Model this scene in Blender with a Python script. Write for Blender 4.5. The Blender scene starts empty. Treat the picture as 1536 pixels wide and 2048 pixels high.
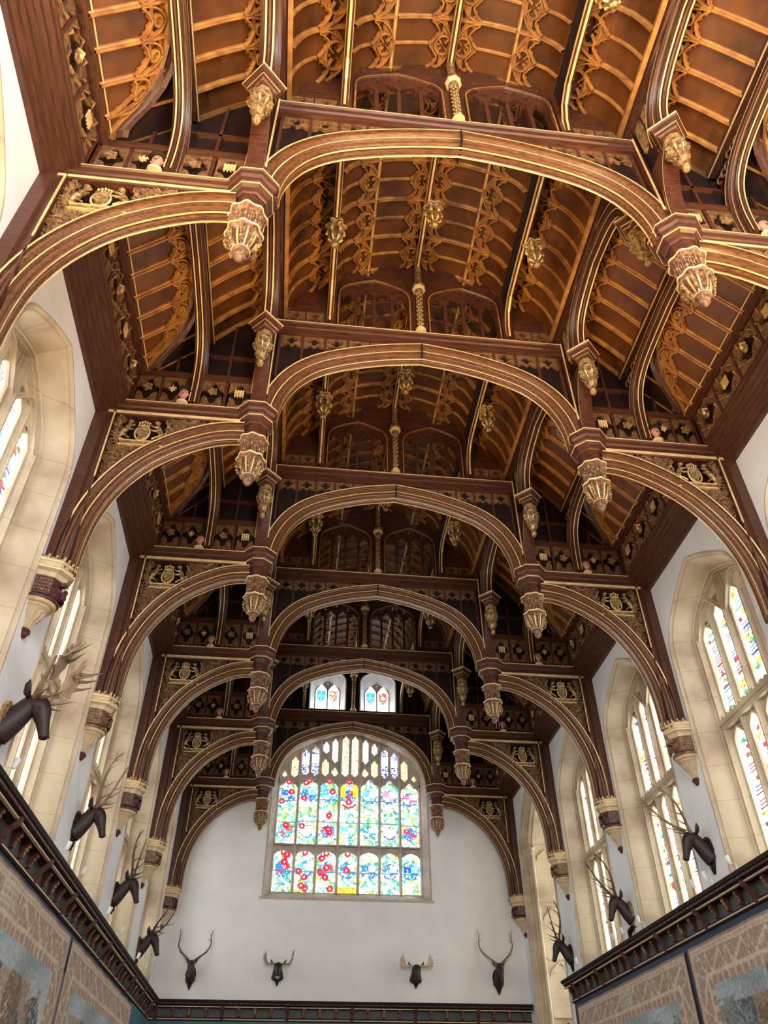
import bpy, math, random
from mathutils import Vector, Matrix
from mathutils.geometry import tessellate_polygon
R = random.Random(7)
PI = math.pi
sc = bpy.context.scene
col = bpy.data.collections.new('hall'); sc.collection.children.link(col)

# ------------------------------------------------------------------ materials
def newmat(name):
    m = bpy.data.materials.new(name); m.use_nodes = True
    nt = m.node_tree; b = nt.nodes['Principled BSDF']
    return m, nt, b
def plain(name, c, rough=.5, metal=0.0, var=.25, scale=6.0, bump=0.0, stretch=(1,1,1), c2=None, detail=4, spec=.5):
    m, nt, b = newmat(name); N = nt.nodes; L = nt.links
    tc = N.new('ShaderNodeTexCoord'); mp = N.new('ShaderNodeMapping'); mp.inputs['Scale'].default_value = stretch
    L.new(tc.outputs['Object'], mp.inputs['Vector'])
    no = N.new('ShaderNodeTexNoise'); no.inputs['Scale'].default_value = scale; no.inputs['Detail'].default_value = detail
    L.new(mp.outputs[0], no.inputs['Vector'])
    cr = N.new('ShaderNodeValToRGB')
    a = c2 if c2 else tuple(x*(1-var) for x in c)
    cr.color_ramp.elements[0].color = (*a, 1); cr.color_ramp.elements[0].position = .3
    cr.color_ramp.elements[1].color = (*c, 1); cr.color_ramp.elements[1].position = .7
    L.new(no.outputs['Fac'], cr.inputs['Fac']); L.new(cr.outputs[0], b.inputs['Base Color'])
    b.inputs['Roughness'].default_value = rough; b.inputs['Metallic'].default_value = metal
    b.inputs['Specular IOR Level'].default_value = spec
    if bump:
        bp = N.new('ShaderNodeBump'); bp.inputs['Strength'].default_value = bump; bp.inputs['Distance'].default_value = .02
        L.new(no.outputs['Fac'], bp.inputs['Height']); L.new(bp.outputs[0], b.inputs['Normal'])
    return m
WOOD = plain('oak_beam', (.115, .038, .018), .4, var=.6, scale=3, stretch=(2, 2, 9), bump=.15, c2=(.045, .015, .01))
WOODX = plain('oak_beam_along', (.12, .04, .018), .4, var=.6, scale=3, stretch=(1.2, 9, 9), bump=.15, c2=(.045, .015, .01))
WOODY = plain('oak_purlin', (.10, .034, .016), .42, var=.6, scale=3, stretch=(9, 1.2, 9), bump=.15, c2=(.04, .014, .009))
DARK = plain('dark_oak_with_shade', (.022, .008, .006), .6, var=.5, scale=4, c2=(.01, .004, .0035), spec=.3)  # dark oak, blackened so its colour holds the shade of roof recesses
BOARD = plain('ceiling_board', (.15, .048, .009), .5, var=.5, scale=1.6, stretch=(1, 1, 1), c2=(.05, .016, .004), detail=6)
ARCHW = plain('golden_oak_arch', (.21, .088, .032), .36, var=.6, scale=3, stretch=(1.2, 9, 9), bump=.15, c2=(.075, .028, .014))
RIB = plain('ceiling_rib', (.46, .22, .05), .45, var=.4, scale=5, c2=(.23, .09, .03))
TRAC = plain('carved_tracery', (.34, .145, .032), .5, var=.4, scale=8, c2=(.17, .065, .018))
GILT = plain('gilding', (1.0, .76, .38), .38, metal=.15, var=.3, scale=5, c2=(.72, .45, .17))
OLDG = plain('tarnished_gilding', (.62, .42, .18), .38, metal=.35, var=.7, scale=16, c2=(.07, .032, .015), bump=.3)
CARV = plain('carved_relief', (.3, .16, .065), .4, metal=.1, var=.7, scale=12, c2=(.09, .04, .02), bump=.3)
PEND = plain('pendant_carving', (.34, .18, .1), .42, metal=.15, var=.7, scale=26, c2=(.035, .014, .01), bump=.4)
CREAM = plain('painted_cream', (.68, .5, .3), .5, var=.3, scale=8)
REDW = plain('dark_red_carving', (.16, .045, .04), .45, var=.6, scale=16, c2=(.035, .014, .014), bump=.5)
PLAST = plain('white_plaster', (.88, .88, .88), .85, var=.1, scale=1.1, c2=(.78, .775, .765), detail=7, bump=.25)
ENDPL = plain('white_plaster_end', (.87, .86, .83), .85, var=.1, scale=.9, c2=(.78, .76, .73), detail=7, bump=.2)
FLOORM = plain('stone_floor', (.45, .38, .3), .7, var=.3, scale=2)
TEAL = plain('teal_wall_cloth', (.06, .17, .2), .75, var=.2, scale=3)
NAVY = plain('navy_band', (.025, .04, .08), .7, var=.3, scale=3)
GREYP = plain('grey_green_panel', (.08, .09, .08), .6, var=.3, scale=5)
FUR = plain('dark_brown_hide', (.035, .012, .009), .55, var=.5, scale=10, c2=(.02, .009, .008))
ANTL = plain('antler', (.36, .23, .13), .5, var=.6, scale=5, c2=(.15, .085, .05))
ANTD = plain('dark_antler', (.12, .07, .045), .5, var=.6, scale=5, c2=(.05, .028, .02))
PALM = plain('palmate_antler', (.62, .45, .3), .5, var=.4, scale=5, c2=(.4, .22, .1))
BLACKH = plain('black_hide', (.015, .014, .017), .35, var=.4, scale=9)
MUZZ = plain('tan_muzzle', (.5, .33, .16), .5, var=.4, scale=9)
LAMPW = plain('white_enamel', (.85, .85, .83), .35, var=.05)
SKINP = plain('painted_face', (.62, .27, .19), .5, var=.2, scale=6)
BLACKM = plain('black_iron', (.015, .013, .013), .5, var=.2)
def stone():
    m, nt, b = newmat('cream_stone'); N = nt.nodes; L = nt.links
    tc = N.new('ShaderNodeTexCoord')
    no = N.new('ShaderNodeTexNoise'); no.inputs['Scale'].default_value = 1.3; no.inputs['Detail'].default_value = 6
    L.new(tc.outputs['Object'], no.inputs['Vector'])
    cr = N.new('ShaderNodeValToRGB'); cr.color_ramp.elements[0].color = (.42, .31, .21, 1); cr.color_ramp.elements[1].color = (.66, .55, .38, 1)
    cr.color_ramp.elements[0].position = .3; cr.color_ramp.elements[1].position = .62
    L.new(no.outputs['Fac'], cr.inputs['Fac'])
    wv = N.new('ShaderNodeTexWave'); wv.wave_type = 'BANDS'; wv.bands_direction = 'Z'; wv.inputs['Scale'].default_value = .45; wv.inputs['Distortion'].default_value = .15
    L.new(tc.outputs['Object'], wv.inputs['Vector'])
    c2 = N.new('ShaderNodeValToRGB'); c2.color_ramp.elements[0].color = (.8, .78, .76, 1); c2.color_ramp.elements[0].position = 0.0
    c2.color_ramp.elements[1].color = (1, 1, 1, 1); c2.color_ramp.elements[1].position = .0015
    L.new(wv.outputs['Fac'], c2.inputs['Fac'])
    mx = N.new('ShaderNodeMix'); mx.data_type = 'RGBA'; mx.blend_type = 'MULTIPLY'; mx.inputs['Factor'].default_value = 1
    L.new(cr.outputs[0], mx.inputs['A']); L.new(c2.outputs[0], mx.inputs['B']); L.new(mx.outputs['Result'], b.inputs['Base Color'])
    b.inputs['Roughness'].default_value = .75
    return m
STONE = stone()
STONEG = plain('great_window_stone', (.6, .5, .42), .75, var=.3, scale=4)
def attr_emit(name, k):
    m, nt, b = newmat(name); N = nt.nodes; L = nt.links
    a = N.new('ShaderNodeAttribute'); a.attribute_name = 'Col'
    L.new(a.outputs['Color'], b.inputs['Emission Color']); b.inputs['Emission Strength'].default_value = k
    b.inputs['Base Color'].default_value = (.05, .05, .05, 1); b.inputs['Roughness'].default_value = .2
    return m
GLASS = attr_emit('stained_glass', 1.0)
def attr_cloth(name):
    m, nt, b = newmat(name); N = nt.nodes; L = nt.links
    a = N.new('ShaderNodeAttribute'); a.attribute_name = 'Col'
    tc = N.new('ShaderNodeTexCoord')
    no = N.new('ShaderNodeTexNoise'); no.inputs['Scale'].default_value = 16; no.inputs['Detail'].default_value = 6; no.inputs['Roughness'].default_value = .7
    L.new(tc.outputs['Object'], no.inputs['Vector'])
    cr = N.new('ShaderNodeValToRGB'); cr.color_ramp.elements[0].color = (.45, .42, .42, 1); cr.color_ramp.elements[1].color = (1.35, 1.3, 1.2, 1)
    cr.color_ramp.elements[0].position = .35; cr.color_ramp.elements[1].position = .65
    L.new(no.outputs['Fac'], cr.inputs['Fac'])
    mx = N.new('ShaderNodeMix'); mx.data_type = 'RGBA'; mx.blend_type = 'MULTIPLY'; mx.inputs['Factor'].default_value = .5
    L.new(a.outputs['Color'], mx.inputs['A']); L.new(cr.outputs[0], mx.inputs['B']); L.new(mx.outputs['Result'], b.inputs['Base Color'])
    b.inputs['Roughness'].default_value = .9; b.inputs['Specular IOR Level'].default_value = .1
    return m
TAPM = attr_cloth('woven_tapestry')

# ------------------------------------------------------------------ mesh builder
def crsm(pts, n=4):
    """Catmull-Rom subdivide"""
    P = [Vector(p) for p in pts]; out = []
    for i in range(len(P)-1):
        p0 = P[i-1] if i else P[0]*2-P[1]; p1 = P[i]; p2 = P[i+1]; p3 = P[i+2] if i+2 < len(P) else P[-1]*2-P[-2]
        for k in range(n):
            t = k/n
            out.append(.5*((2*p1)+(-p0+p2)*t+(2*p0-5*p1+4*p2-p3)*t*t+(-p0+3*p1-3*p2+p3)*t**3))
    out.append(P[-1]); return out
class MB:
    def __init__(s): s.v = []; s.f = []; s.m = []; s.mats = []
    def mi(s, mat):
        if mat not in s.mats: s.mats.append(mat)
        return s.mats.index(mat)
    def add(s, vs, fs, mat):
        o = len(s.v); s.v += [tuple(p) for p in vs]; k = s.mi(mat)
        for f in fs: s.f.append([i+o for i in f]); s.m.append(k)
    def box(s, x0, x1, y0, y1, z0, z1, mat):
        v = [(x, y, z) for x in (x0, x1) for y in (y0, y1) for z in (z0, z1)]
        s.add(v, [(0,1,3,2),(4,6,7,5),(0,4,5,1),(2,3,7,6),(0,2,6,4),(1,5,7,3)], mat)
    def sweep(s, path, prof, fmap, mat, closed=True, gold=(), goldmat=None, caps=True, loop=False):
        """path: 2D list (u,v). prof: list of (n,w). fmap(u,v,w)->xyz. gold: set of profile segment indices."""
        P = [Vector((p[0], p[1])) for p in path]; n = len(P); k = len(prof); vs = []
        for i in range(n):
            if loop: a = P[i]-P[i-1]; b = P[(i+1) % n]-P[i]
            else: a = P[i]-P[i-1] if i else P[1]-P[0]; b = P[i+1]-P[i] if i < n-1 else P[-1]-P[-2]
            a = a.normalized() if a.length > 1e-9 else b.normalized(); b = b.normalized() if b.length > 1e-9 else a
            t = (a+b); t = t.normalized() if t.length > 1e-6 else a
            nn = Vector((-t.y, t.x)); c = max(.5, nn.dot(Vector((-b.y, b.x))))
            for (pn, w) in prof:
                q = P[i]+nn*(pn/c); vs.append(fmap(q.x, q.y, w))
        fa = []; fg = []
        kk = k if closed else k-1
        for i in range(n if loop else n-1):
            i2 = (i+1) % n
            for j in range(kk):
                f = (i*k+j, i*k+(j+1) % k, i2*k+(j+1) % k, i2*k+j)
                (fg if j in gold else fa).append(f)
        if caps and closed and not loop: fa.append(tuple(range(k))); fa.append(tuple((n-1)*k+j for j in reversed(range(k))))
        o = len(s.v); s.v += [tuple(p) for p in vs]
        a = s.mi(mat); g = s.mi(goldmat or GILT) if fg else 0
        for f in fa: s.f.append([i+o for i in f]); s.m.append(a)
        for f in fg: s.f.append([i+o for i in f]); s.m.append(g)
    def plate(s, loops, w0, w1, fmap, mat, back=False, edge=None):
        """2D loops (first outer, others holes), extruded from w0 (front) to w1"""
        vl = [[Vector((p[0], p[1], 0)) for p in lp] for lp in loops]
        tris = tessellate_polygon(vl); flat = [p for lp in loops for p in lp]; n = len(flat)
        vs = [fmap(p[0], p[1], w0) for p in flat]+[fmap(p[0], p[1], w1) for p in flat]
        s.add(vs, [tuple(t) for t in tris]+([tuple(i+n for i in reversed(t)) for t in tris] if back else []), mat)
        o = len(s.v)-2*n; k = s.mi(edge or mat); st = 0
        for lp in loops:
            m = len(lp)
            for i in range(m):
                a = st+i; b = st+(i+1) % m
                s.f.append([o+a, o+b, o+n+b, o+n+a]); s.m.append(k)
            st += m
    def tube(s, path, r, mat, n=6, flat=1.0):
        P = [Vector(p) for p in path]; vs = []; N = len(P)
        rr = r if isinstance(r, (list, tuple)) else [r]*N
        up = None
        for i in range(N):
            t = (P[min(i+1, N-1)]-P[max(i-1, 0)]).normalized()
            if up is None:
                up = Vector((0, 0, 1)) if abs(t.z) < .9 else Vector((1, 0, 0))
            a = (up-t*up.dot(t)).normalized(); up = a; b = t.cross(a)
            for j in range(n):
                th = 2*PI*j/n; vs.append(P[i]+(a*math.cos(th)*flat+b*math.sin(th))*rr[i])
        fs = [(i*n+j, i*n+(j+1) % n, (i+1)*n+(j+1) % n, (i+1)*n+j) for i in range(N-1) for j in range(n)]
        fs += [tuple(reversed(range(n))), tuple((N-1)*n+j for j in range(n))]
        s.add(vs, fs, mat)
    def lathe(s, prof, c, mat, n=16, lobe=0, amp=0.0, rot=0.0, sx=1, sy=1, a0=0, a1=2*PI, cap=True):
        """prof: (r,z[,amp])"""
        vs = []; full = abs(a1-a0-2*PI) < 1e-6; m = n if full else n+1
        for p in prof:
            am = p[2] if len(p) > 2 else amp
            for j in range(m):
                th = a0+(a1-a0)*j/n+rot; r = p[0]*(1+am*math.cos(lobe*th))
                vs.append((c[0]+r*math.cos(th)*sx, c[1]+r*math.sin(th)*sy, c[2]+p[1]))
        fs = [(i*m+j, i*m+(j+1) % m, (i+1)*m+(j+1) % m, (i+1)*m+j) for i in range(len(prof)-1) for j in range(n)]
        if cap: fs += [tuple(range(m)), tuple((len(prof)-1)*m+j for j in range(m))]
        s.add(vs, fs, mat)
    def ball(s, c, r, mat, n=8, k=5, sc_=(1, 1, 1)):
        pr = [(max(1e-3, math.sin(PI*i/k))*r, -math.cos(PI*i/k)*r*sc_[2]) for i in range(k+1)]
        s.lathe(pr, c, mat, n=n, sx=sc_[0], sy=sc_[1])
    def build(s, name, parent=None, smooth=False, loc=None, bevel=0):
        me = bpy.data.meshes.new(name); me.from_pydata(s.v, [], s.f)
        for m in s.mats: me.materials.append(m)
        me.polygons.foreach_set('material_index', s.m)
        me.validate(); me.update()
        if smooth:
            me.polygons.foreach_set('use_smooth', [True]*len(me.polygons))
            if smooth != 1:
                me.set_sharp_from_angle(angle=smooth)
        o = bpy.data.objects.new(name, me); col.objects.link(o)
        if parent: o.parent = parent
        if loc: o.location = loc
        return o
def tag(o, label=None, cat=None, group=None, kind=None):
    if label: o['label'] = label
    if cat: o['category'] = cat
    if group: o['group'] = group
    if kind: o['kind'] = kind
    return o
def empty(name, loc=(0, 0, 0), rz=0):
    o = bpy.data.objects.new(name, None); col.objects.link(o); o.location = loc; o.rotation_euler = (0, 0, rz)
    o.empty_display_size = .2
    return o
def twin(o, parent=None, name=None):
    """the same part mirrored to the other side"""
    c = o.copy(); col.objects.link(c); c.scale = (-o.scale[0], o.scale[1], o.scale[2]); c.location = (-o.location[0], o.location[1], o.location[2])
    c.parent = parent or o.parent
    for ch in list(o.children):
        d = ch.copy(); col.objects.link(d); d.parent = c
    return c
def copy_tree(o, parent=None):
    c = o.copy(); col.objects.link(c); c.parent = parent
    for ch in list(o.children): copy_tree(ch, c)
    return c
SM = math.radians(35)

# ------------------------------------------------------------------ dimensions
BAY = 4.4747
TY = [5.82]+[5.79+BAY*k for k in range(1, 5)]+[28.66]        # truss centres
HW = 6.1                                           # half width of hall
YEND = 28.9
XZ = lambda u, v, w: (u, w, v)                     # truss plane: u=x, v=z, w=y
def YZ(x): return lambda u, v, w: (x+w, u, v)      # longitudinal plane

def arch4(hw, zs, za, n=7, r1=None, bulge=.03):
    """right half of a four-centred arch from (hw,zs) to (0,za)"""
    h = za-zs; r1 = r1 or min(h*.75, hw*.6); lo, hi = .05, PI/2
    f = lambda t: h-r1*math.sin(t)-(hw-r1+r1*math.cos(t))*math.cos(t)/math.sin(t)
    for _ in range(50):
        mid = (lo+hi)/2
        if f(mid) > 0: hi = mid
        else: lo = mid
    t = lo; pts = [(hw-r1+r1*math.cos(t*i/n), zs+r1*math.sin(t*i/n)) for i in range(n+1)]
    a = Vector(pts[-1]); b = Vector((0, za)); d = b-a; nn = Vector((d.y, -d.x)).normalized()
    if nn.y < 0: nn = -nn
    for i in range(1, n+1):
        q = a+d*(i/n)+nn*d.length*bulge*4*(i/n)*(1-i/n); pts.append((q.x, q.y))
    return pts
def arch_outline(hw, zs, za, z0, n=6, cx=0, r1=None):
    a = arch4(hw, zs, za, n, r1)
    return [(cx+hw, z0)]+[(cx+x, z) for x, z in a]+[(cx-x, z) for x, z in reversed(a[:-1])]+[(cx-hw, z0)]
def foil(cx, cz, r, n=4, k=5, rot=0, depth=.62):
    pts = []
    for i in range(n):
        a = 2*PI*i/n+rot; c = (cx+math.cos(a)*r*.52, cz+math.sin(a)*r*.52)
        for j in range(k):
            b = a-PI*depth+2*PI*depth*j/(k-1)
            pts.append((c[0]+math.cos(b)*r*.45, c[1]+math.sin(b)*r*.45))
    return pts
def circ(cx, cz, r, n=10, sy=1):
    return [(cx+r*math.cos(2*PI*i/n), cz+r*sy*math.sin(2*PI*i/n)) for i in range(n)]

# moulded rib profile, n across depth, w across thickness
def mould(d, t, g=.03):
    """d depth, t thickness; rolls, hollows and gold fillets on both faces and a roll under the soffit"""
    h = d/2; w = t/2; q = d/.42; r = t/.42
    A = [(0, 0), (-g/q, 0), (-.036, .045), (-.085, .06), (-.10, .012), (-.145, .012), (-.158, .065), (-.20, .10), (-.215, .055), (-.215-.022/q, .055), (-.26, .115), (-.30, .135), (-.31, .095), (-.345, .10), (-.36, .14), (-.40, .155), (-.405, .12), (-.42, .12), (-.42, .12+.026/r)]
    half = [(h+a*q, -w+b*r) for a, b in A]+[(-h+.03*q, -.035*r), (-h-.005, -.02*r)]
    prof = half+[(a, -b) for a, b in reversed(half)]
    n = len(half); gg = {0, 8, 17}
    gg |= {len(prof)-2-i for i in gg}
    return prof, gg
PAR, PARG = mould(.36, .42)
PBR, PBRG = mould(.34, .40)
PAC, PACG = mould(.30, .34, .022)

# ------------------------------------------------------------------ truss
A_C = crsm([(3.02, 12.3), (2.99, 12.7), (2.87, 13.15), (2.62, 13.62), (2.2, 14.03), (1.6, 14.33), (.8, 14.58), (0, 14.72)], 4)
B_C = crsm([(5.80, 8.6), (5.79, 9.2), (5.70, 9.85), (5.46, 10.5), (5.08, 11.07), (4.62, 11.48), (4.1, 11.78), (3.72, 11.90), (3.4, 11.93)], 4)
def arch_z(x):   # upper edge of the main arch at x
    best = None
    for a, b in zip(A_C[:-1], A_C[1:]):
        if b.x <= x <= a.x:
            t = (a.x-x)/max(1e-6, a.x-b.x); d = (b-a).normalized()
            return a.y+(b.y-a.y)*t+.17/max(.35, abs(d.x))
    return 15.0
def quatre_frieze(mb, x0, x1, n, z0, z1, w, mat, bmat):
    for i in range(n):
        a = x0+(x1-x0)*i/n; b = x0+(x1-x0)*(i+1)/n; c = (a+b)/2; zc = (z0+z1)/2+.02
        m = (b-a)*.03
        out = [(a+m, z1), (a+m, z0), (a+(b-a)*.22, z0+.03), (c-(b-a)*.18, z0+.09), (c, z0+.02), (c+(b-a)*.18, z0+.09), (b-(b-a)*.22, z0+.03), (b-m, z0), (b-m, z1)]
        mb.plate([out, foil(c, zc, (z1-z0)*.36)], w, w+.05, XZ, mat)
def make_truss():
    t = empty('hammerbeam_truss')
    # ---- main arch (one piece across)
    m = MB(); path = [(p.x, p.y) for p in A_C]; full = path+[(-x, z) for x, z in reversed(path[:-1])]
    m.sweep([(x, z) for x, z in full], [(-a, b) for a, b in PAR], XZ, ARCHW, gold=PARG, caps=True)
    m.box(-.01, .01, -.216, .216, 14.54, 14.9, DARK)
    m.build('main_arch', t, SM)
    # ---- collar beam
    m = MB()
    pr = [(.2, -.2), (.17, -.2), (.15, -.17), (.05, -.16), (.03, -.13), (-.1, -.13), (-.13, -.17), (-.2, -.17)]
    pr = pr+[(a, -b) for a, b in reversed(pr)]
    m.sweep([(3.1, 15.11), (-3.1, 15.11)], [(-a, b) for a, b in pr], XZ, WOODX, gold={0, len(pr)-2})
    m.build('collar_beam', t, SM)
    # ---- frieze between arch and collar
    for s in (1,):
        m = MB()
        edge = [(x, arch_z(x)-.1) for x in (2.9, 2.75, 2.55, 2.3, 2.0, 1.7, 1.4, 1.1, .8, .5, .25, .02)]
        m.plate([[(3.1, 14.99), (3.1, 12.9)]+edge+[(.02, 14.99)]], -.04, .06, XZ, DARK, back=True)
        quatre_frieze(m, .62, 2.98, 5, 14.57, 14.92, -.1, CARV, DARK)
        for i in range(1, 6):
            x = .62+2.36*i/5; zz = arch_z(min(x, 2.9))
            if 14.95-zz > .2: m.box(x-.025, x+.025, -.12, -.03, zz, 14.95, WOOD)
        f = m.build('collar_frieze', t); twin(f)
    # ---- hammer beam
    m = MB()
    pr = [(.19, -.19), (.165, -.19), (.15, -.16), (.06, -.15), (.04, -.12), (-.08, -.12), (-.1, -.17), (-.17, -.17), (-.19, -.15)]
    pr = pr+[(a, -b) for a, b in reversed(pr)]
    m.sweep([(6.12, 12.29), (3.5, 12.29)], [(-a, b) for a, b in pr], XZ, WOODX, gold={0, 6, len(pr)-2, len(pr)-8})
    twin(m.build('hammer_beam', t, SM))
    # ---- arched brace and wall post
    m = MB(); m.sweep([(p.x, p.y) for p in B_C], [(-a, b) for a, b in PBR], XZ, ARCHW, gold=PBRG)
    twin(m.build('arched_brace', t, SM))
    m = MB()
    pp = [(5.74, -.2), (5.77, -.2), (5.79, -.17), (5.87, -.15), (5.9, -.2), (6.1, -.2)]
    pp = pp+[(a, -b) for a, b in reversed(pp)]; k = len(pp)
    v = [(a, b, z) for z in (8.6, 12.2) for a, b in pp]
    m.add(v, [(i, (i+1) % k, k+(i+1) % k, k+i) for i in range(k)]+[tuple(range(k))], WOOD)
    m.box(5.735, 5.76, -.215, -.195, 10.5, 12.1, GILT)
    twin(m.build('wall_post', t))
    # ---- carved spandrel
    sp = MB()
    outer = [(p.x, p.y) for p in B_C if p.y > 9.6]
    poly = [(5.76, 12.12), (5.76, 9.7)]+[(x+.08, z+.12) for x, z in outer[2:-4]]+[(3.75, 12.12)]
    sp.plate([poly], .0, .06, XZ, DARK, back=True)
    spo = sp.build('carved_spandrel', t)
    rr = random.Random(3)
    def inside(x, z):
        if x > 5.69 or z > 12.06: return False
        for p in B_C:
            if (p.x-x)**2+(p.y-z)**2 < .2**2: return False
        # above the curve
        zz = [p.y for p in B_C if abs(p.x-x) < .07]
        return (not zz) or z > max(zz)
    def relief(side):
        m = MB(); y0 = -.02*side
        def scroll(cx, cz, r, a0, d, turns=1.6, th=.022):
            pts = []; n = 16
            for i in range(n+1):
                q = i/n; a = a0+d*q*turns*2*PI; rad = r*(1-.85*q)
                pts.append((cx+rad*math.cos(a), y0-side*(.05+.05*math.sin(q*6)), cz+rad*math.sin(a)))
            m.tube(pts, [th*(1-.5*i/n) for i in range(n+1)], CARV, 5)
            m.ball(pts[-1], th*1.5, OLDG, 6, 4)
        k = 0
        while k < 120:
            x = rr.uniform(3.7, 5.7); z = rr.uniform(9.4, 12.08)
            if inside(x, z) and not (4.75 < x < 5.6 and 11.25 < z < 12.1):
                scroll(x, z, rr.uniform(.05, .11), rr.uniform(0, 6), rr.choice((-1, 1))); k += 1
                for _ in range(3):
                    a = rr.uniform(0, 6.28); r = rr.uniform(.05, .12); q = (x+r*math.cos(a), y0-side*.05, z+r*math.sin(a))
                    m.tube([(x, y0-side*.04, z), ((x+q[0])/2, y0-side*.11, (z+q[2])/2+.02), q], [.012, .024, .004], CARV, 5)
        return m
    twf = relief(1); rl = twf.build('carved_foliage', spo, SM)
    def crest():
        m = MB(); cx, cz, y = 5.2, 11.72, -.08
        m.lathe([(.001, -.2), (.07, -.15), (.105, 0), (.1, .1), (.001, .13)], (cx, y, cz), OLDG, 12, sx=1, sy=.5)
        m.plate([[(cx-.09, cz+.12), (cx-.1, cz-.05), (cx, cz-.19), (cx+.1, cz-.05), (cx+.09, cz+.12)]], y-.07, y, XZ, OLDG)
        m.tube([(cx+.13*math.cos(a*.5), y-.03, cz-.02+.19*math.sin(a*.5)) for a in range(14)], .016, GILT, 5)
        for i in range(-2, 3): m.ball((cx+i*.045, y-.02, cz+.24+.02*(2-abs(i))), .022, GILT, 6, 4); m.tube([(cx+i*.04, y, cz+.15), (cx+i*.045, y-.02, cz+.24)], .01, GILT, 4)
        m.tube([(cx-.1, y-.02, cz+.16), (cx+.1, y-.02, cz+.16)], .02, GILT, 5)
        for s in (1, -1):       # supporters: rampant beasts
            b = [(cx+s*.38, cz-.16), (cx+s*.33, cz-.02), (cx+s*.27, cz+.1), (cx+s*.25, cz+.2)]
            m.tube([(x, y-.03, z) for x, z in crsm(b, 3)], [.03, .04, .05, .055, .05, .055, .05, .04, .03, .03], OLDG, 7)
            m.ball((cx+s*.235, y-.05, cz+.23), .045, OLDG, 7, 5, (1.3, 1, .9))
            m.tube([(cx+s*.27, y-.05, cz+.11), (cx+s*.2, y-.08, cz+.1), (cx+s*.14, y-.08, cz+.13)], [.022, .018, .014], OLDG, 5)
            m.tube([(cx+s*.29, y-.05, cz+.04), (cx+s*.21, y-.08, cz+.0), (cx+s*.15, y-.08, cz+.02)], [.022, .018, .014], OLDG, 5)
            m.tube([(cx+s*.35, y-.03, cz-.08), (cx+s*.27, y-.07, cz-.14), (cx+s*.2, y-.07, cz-.2)], [.032, .022, .016], OLDG, 5)
            m.tube([(cx+s*.38, y-.03, cz-.13), (cx+s*.36, y-.06, cz-.22), (cx+s*.28, y-.07, cz-.24)], [.032, .022, .016], OLDG, 5)
            m.tube([(cx+s*.4, y-.03, cz-.1), (cx+s*.45, y-.06, cz), (cx+s*.42, y-.06, cz+.1), (cx+s*.46, y-.06, cz+.16)], [.014, .012, .01, .018], OLDG, 5)
        m.box(cx-.4, cx+.34, y-.06, y+.02, cz-.34, cz-.26, OLDG)
        m.box(cx-.42, cx+.36, y-.075, y+.02, cz-.262, cz-.245, GILT)
        m.box(cx-.42, cx+.36, y-.07, y+.02, cz-.36, cz-.342, GILT)
        return m
    c = crest().build('gilded_crest', spo, SM)
    twin(spo)
    # ---- octagonal post head (capital) and pendant
    m = MB()
    m.lathe([(.36, .30), (.41, .30), (.41, .265), (.395, .255), (.39, .17), (.355, .13), (.345, .06), (.325, .03), (.335, .02), (.335, -.005), (.28, -.03), (.265, -.12), (.24, -.14)], (3.22, 0, 12.2), WOOD, 8, rot=PI/8)
    m.lathe([(.416, -.012), (.416, .012)], (3.22, 0, 12.49), GILT, 8, rot=PI/8)
    m.lathe([(.342, -.012), (.342, .012)], (3.22, 0, 12.21), GILT, 8, rot=PI/8)
    cap = m.build('octagonal_capital', t); twin(cap)
    m = MB(); c = (3.22, 0, 11.1)
    m.lathe([(.27, .98), (.27, .72), (.24, .70)], c, WOOD, 8, rot=PI/8)
    m.lathe([(.24, .69), (.315, .70, .05), (.335, .67, .06), (.32, .64, .06), (.27, .625, .03), (.24, .61), (.235, .24), (.25, .22)], c, PEND, 48, lobe=8)
    m.lathe([(.22, .26), (.29, .25, .05), (.315, .22, .06), (.30, .19, .06), (.25, .17), (.19, .12), (.17, -.02), (.12, -.14), (.09, -.18)], c, PEND, 48, lobe=8)
    for zz, rad, q in ((.67, .337, .06), (.22, .318, .06)):
        m.lathe([(rad, zz-.014, q), (rad+.012, zz, q), (rad, zz+.014, q)], c, GILT, 48, lobe=8)
    for i in range(16):
        a = 2*PI*i/16
        for j in range(7):
            m.ball((c[0]+.25*math.cos(a), c[1]+.25*math.sin(a), c[2]+.265+.053*j), .02 if i % 2 else .03, (OLDG if i % 2 else PEND) if (i+j) % 4 else SKINP, 5, 3)
        if i % 2:      # little arched niches of the drum
            m.tube([(c[0]+.262*math.cos(a+d), c[1]+.262*math.sin(a+d), c[2]+z) for d, z in ((-.16, .3), (-.16, .46), (0, .55), (.16, .46), (.16, .3))], .012, OLDG, 4)
    for i in range(8):
        a = 2*PI*i/8
        m.tube([(c[0]+r*math.cos(a), c[1]+r*math.sin(a), c[2]+z) for r, z in ((.28, .18), (.28, .04), (.24, -.07), (.15, -.17))], [.018, .024, .022, .014], OLDG, 5)
        for r, z, b in ((.30, .12, .028), (.305, .04, .034), (.285, -.03, .03), (.25, -.09, .034), (.21, -.14, .024)): m.ball((c[0]+r*math.cos(a), c[1]+r*math.sin(a), c[2]+z), b, PEND if b < .03 else OLDG, 6, 4)
        a += PI/8
        m.tube([(c[0]+r*math.cos(a), c[1]+r*math.sin(a), c[2]+z) for r, z in ((.24, .16), (.2, .0), (.13, -.14))], [.02, .022, .016], GILT, 5)
        m.ball((c[0]+.27*math.cos(a), c[1]+.27*math.sin(a), c[2]+.12), .025, SKINP, 5, 4)
    m.v = [(3.22+(x-3.22)*.79, y*.79, z) for x, y, z in m.v]
    po = m.build('pendant', t, SM)
    m = MB()
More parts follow.
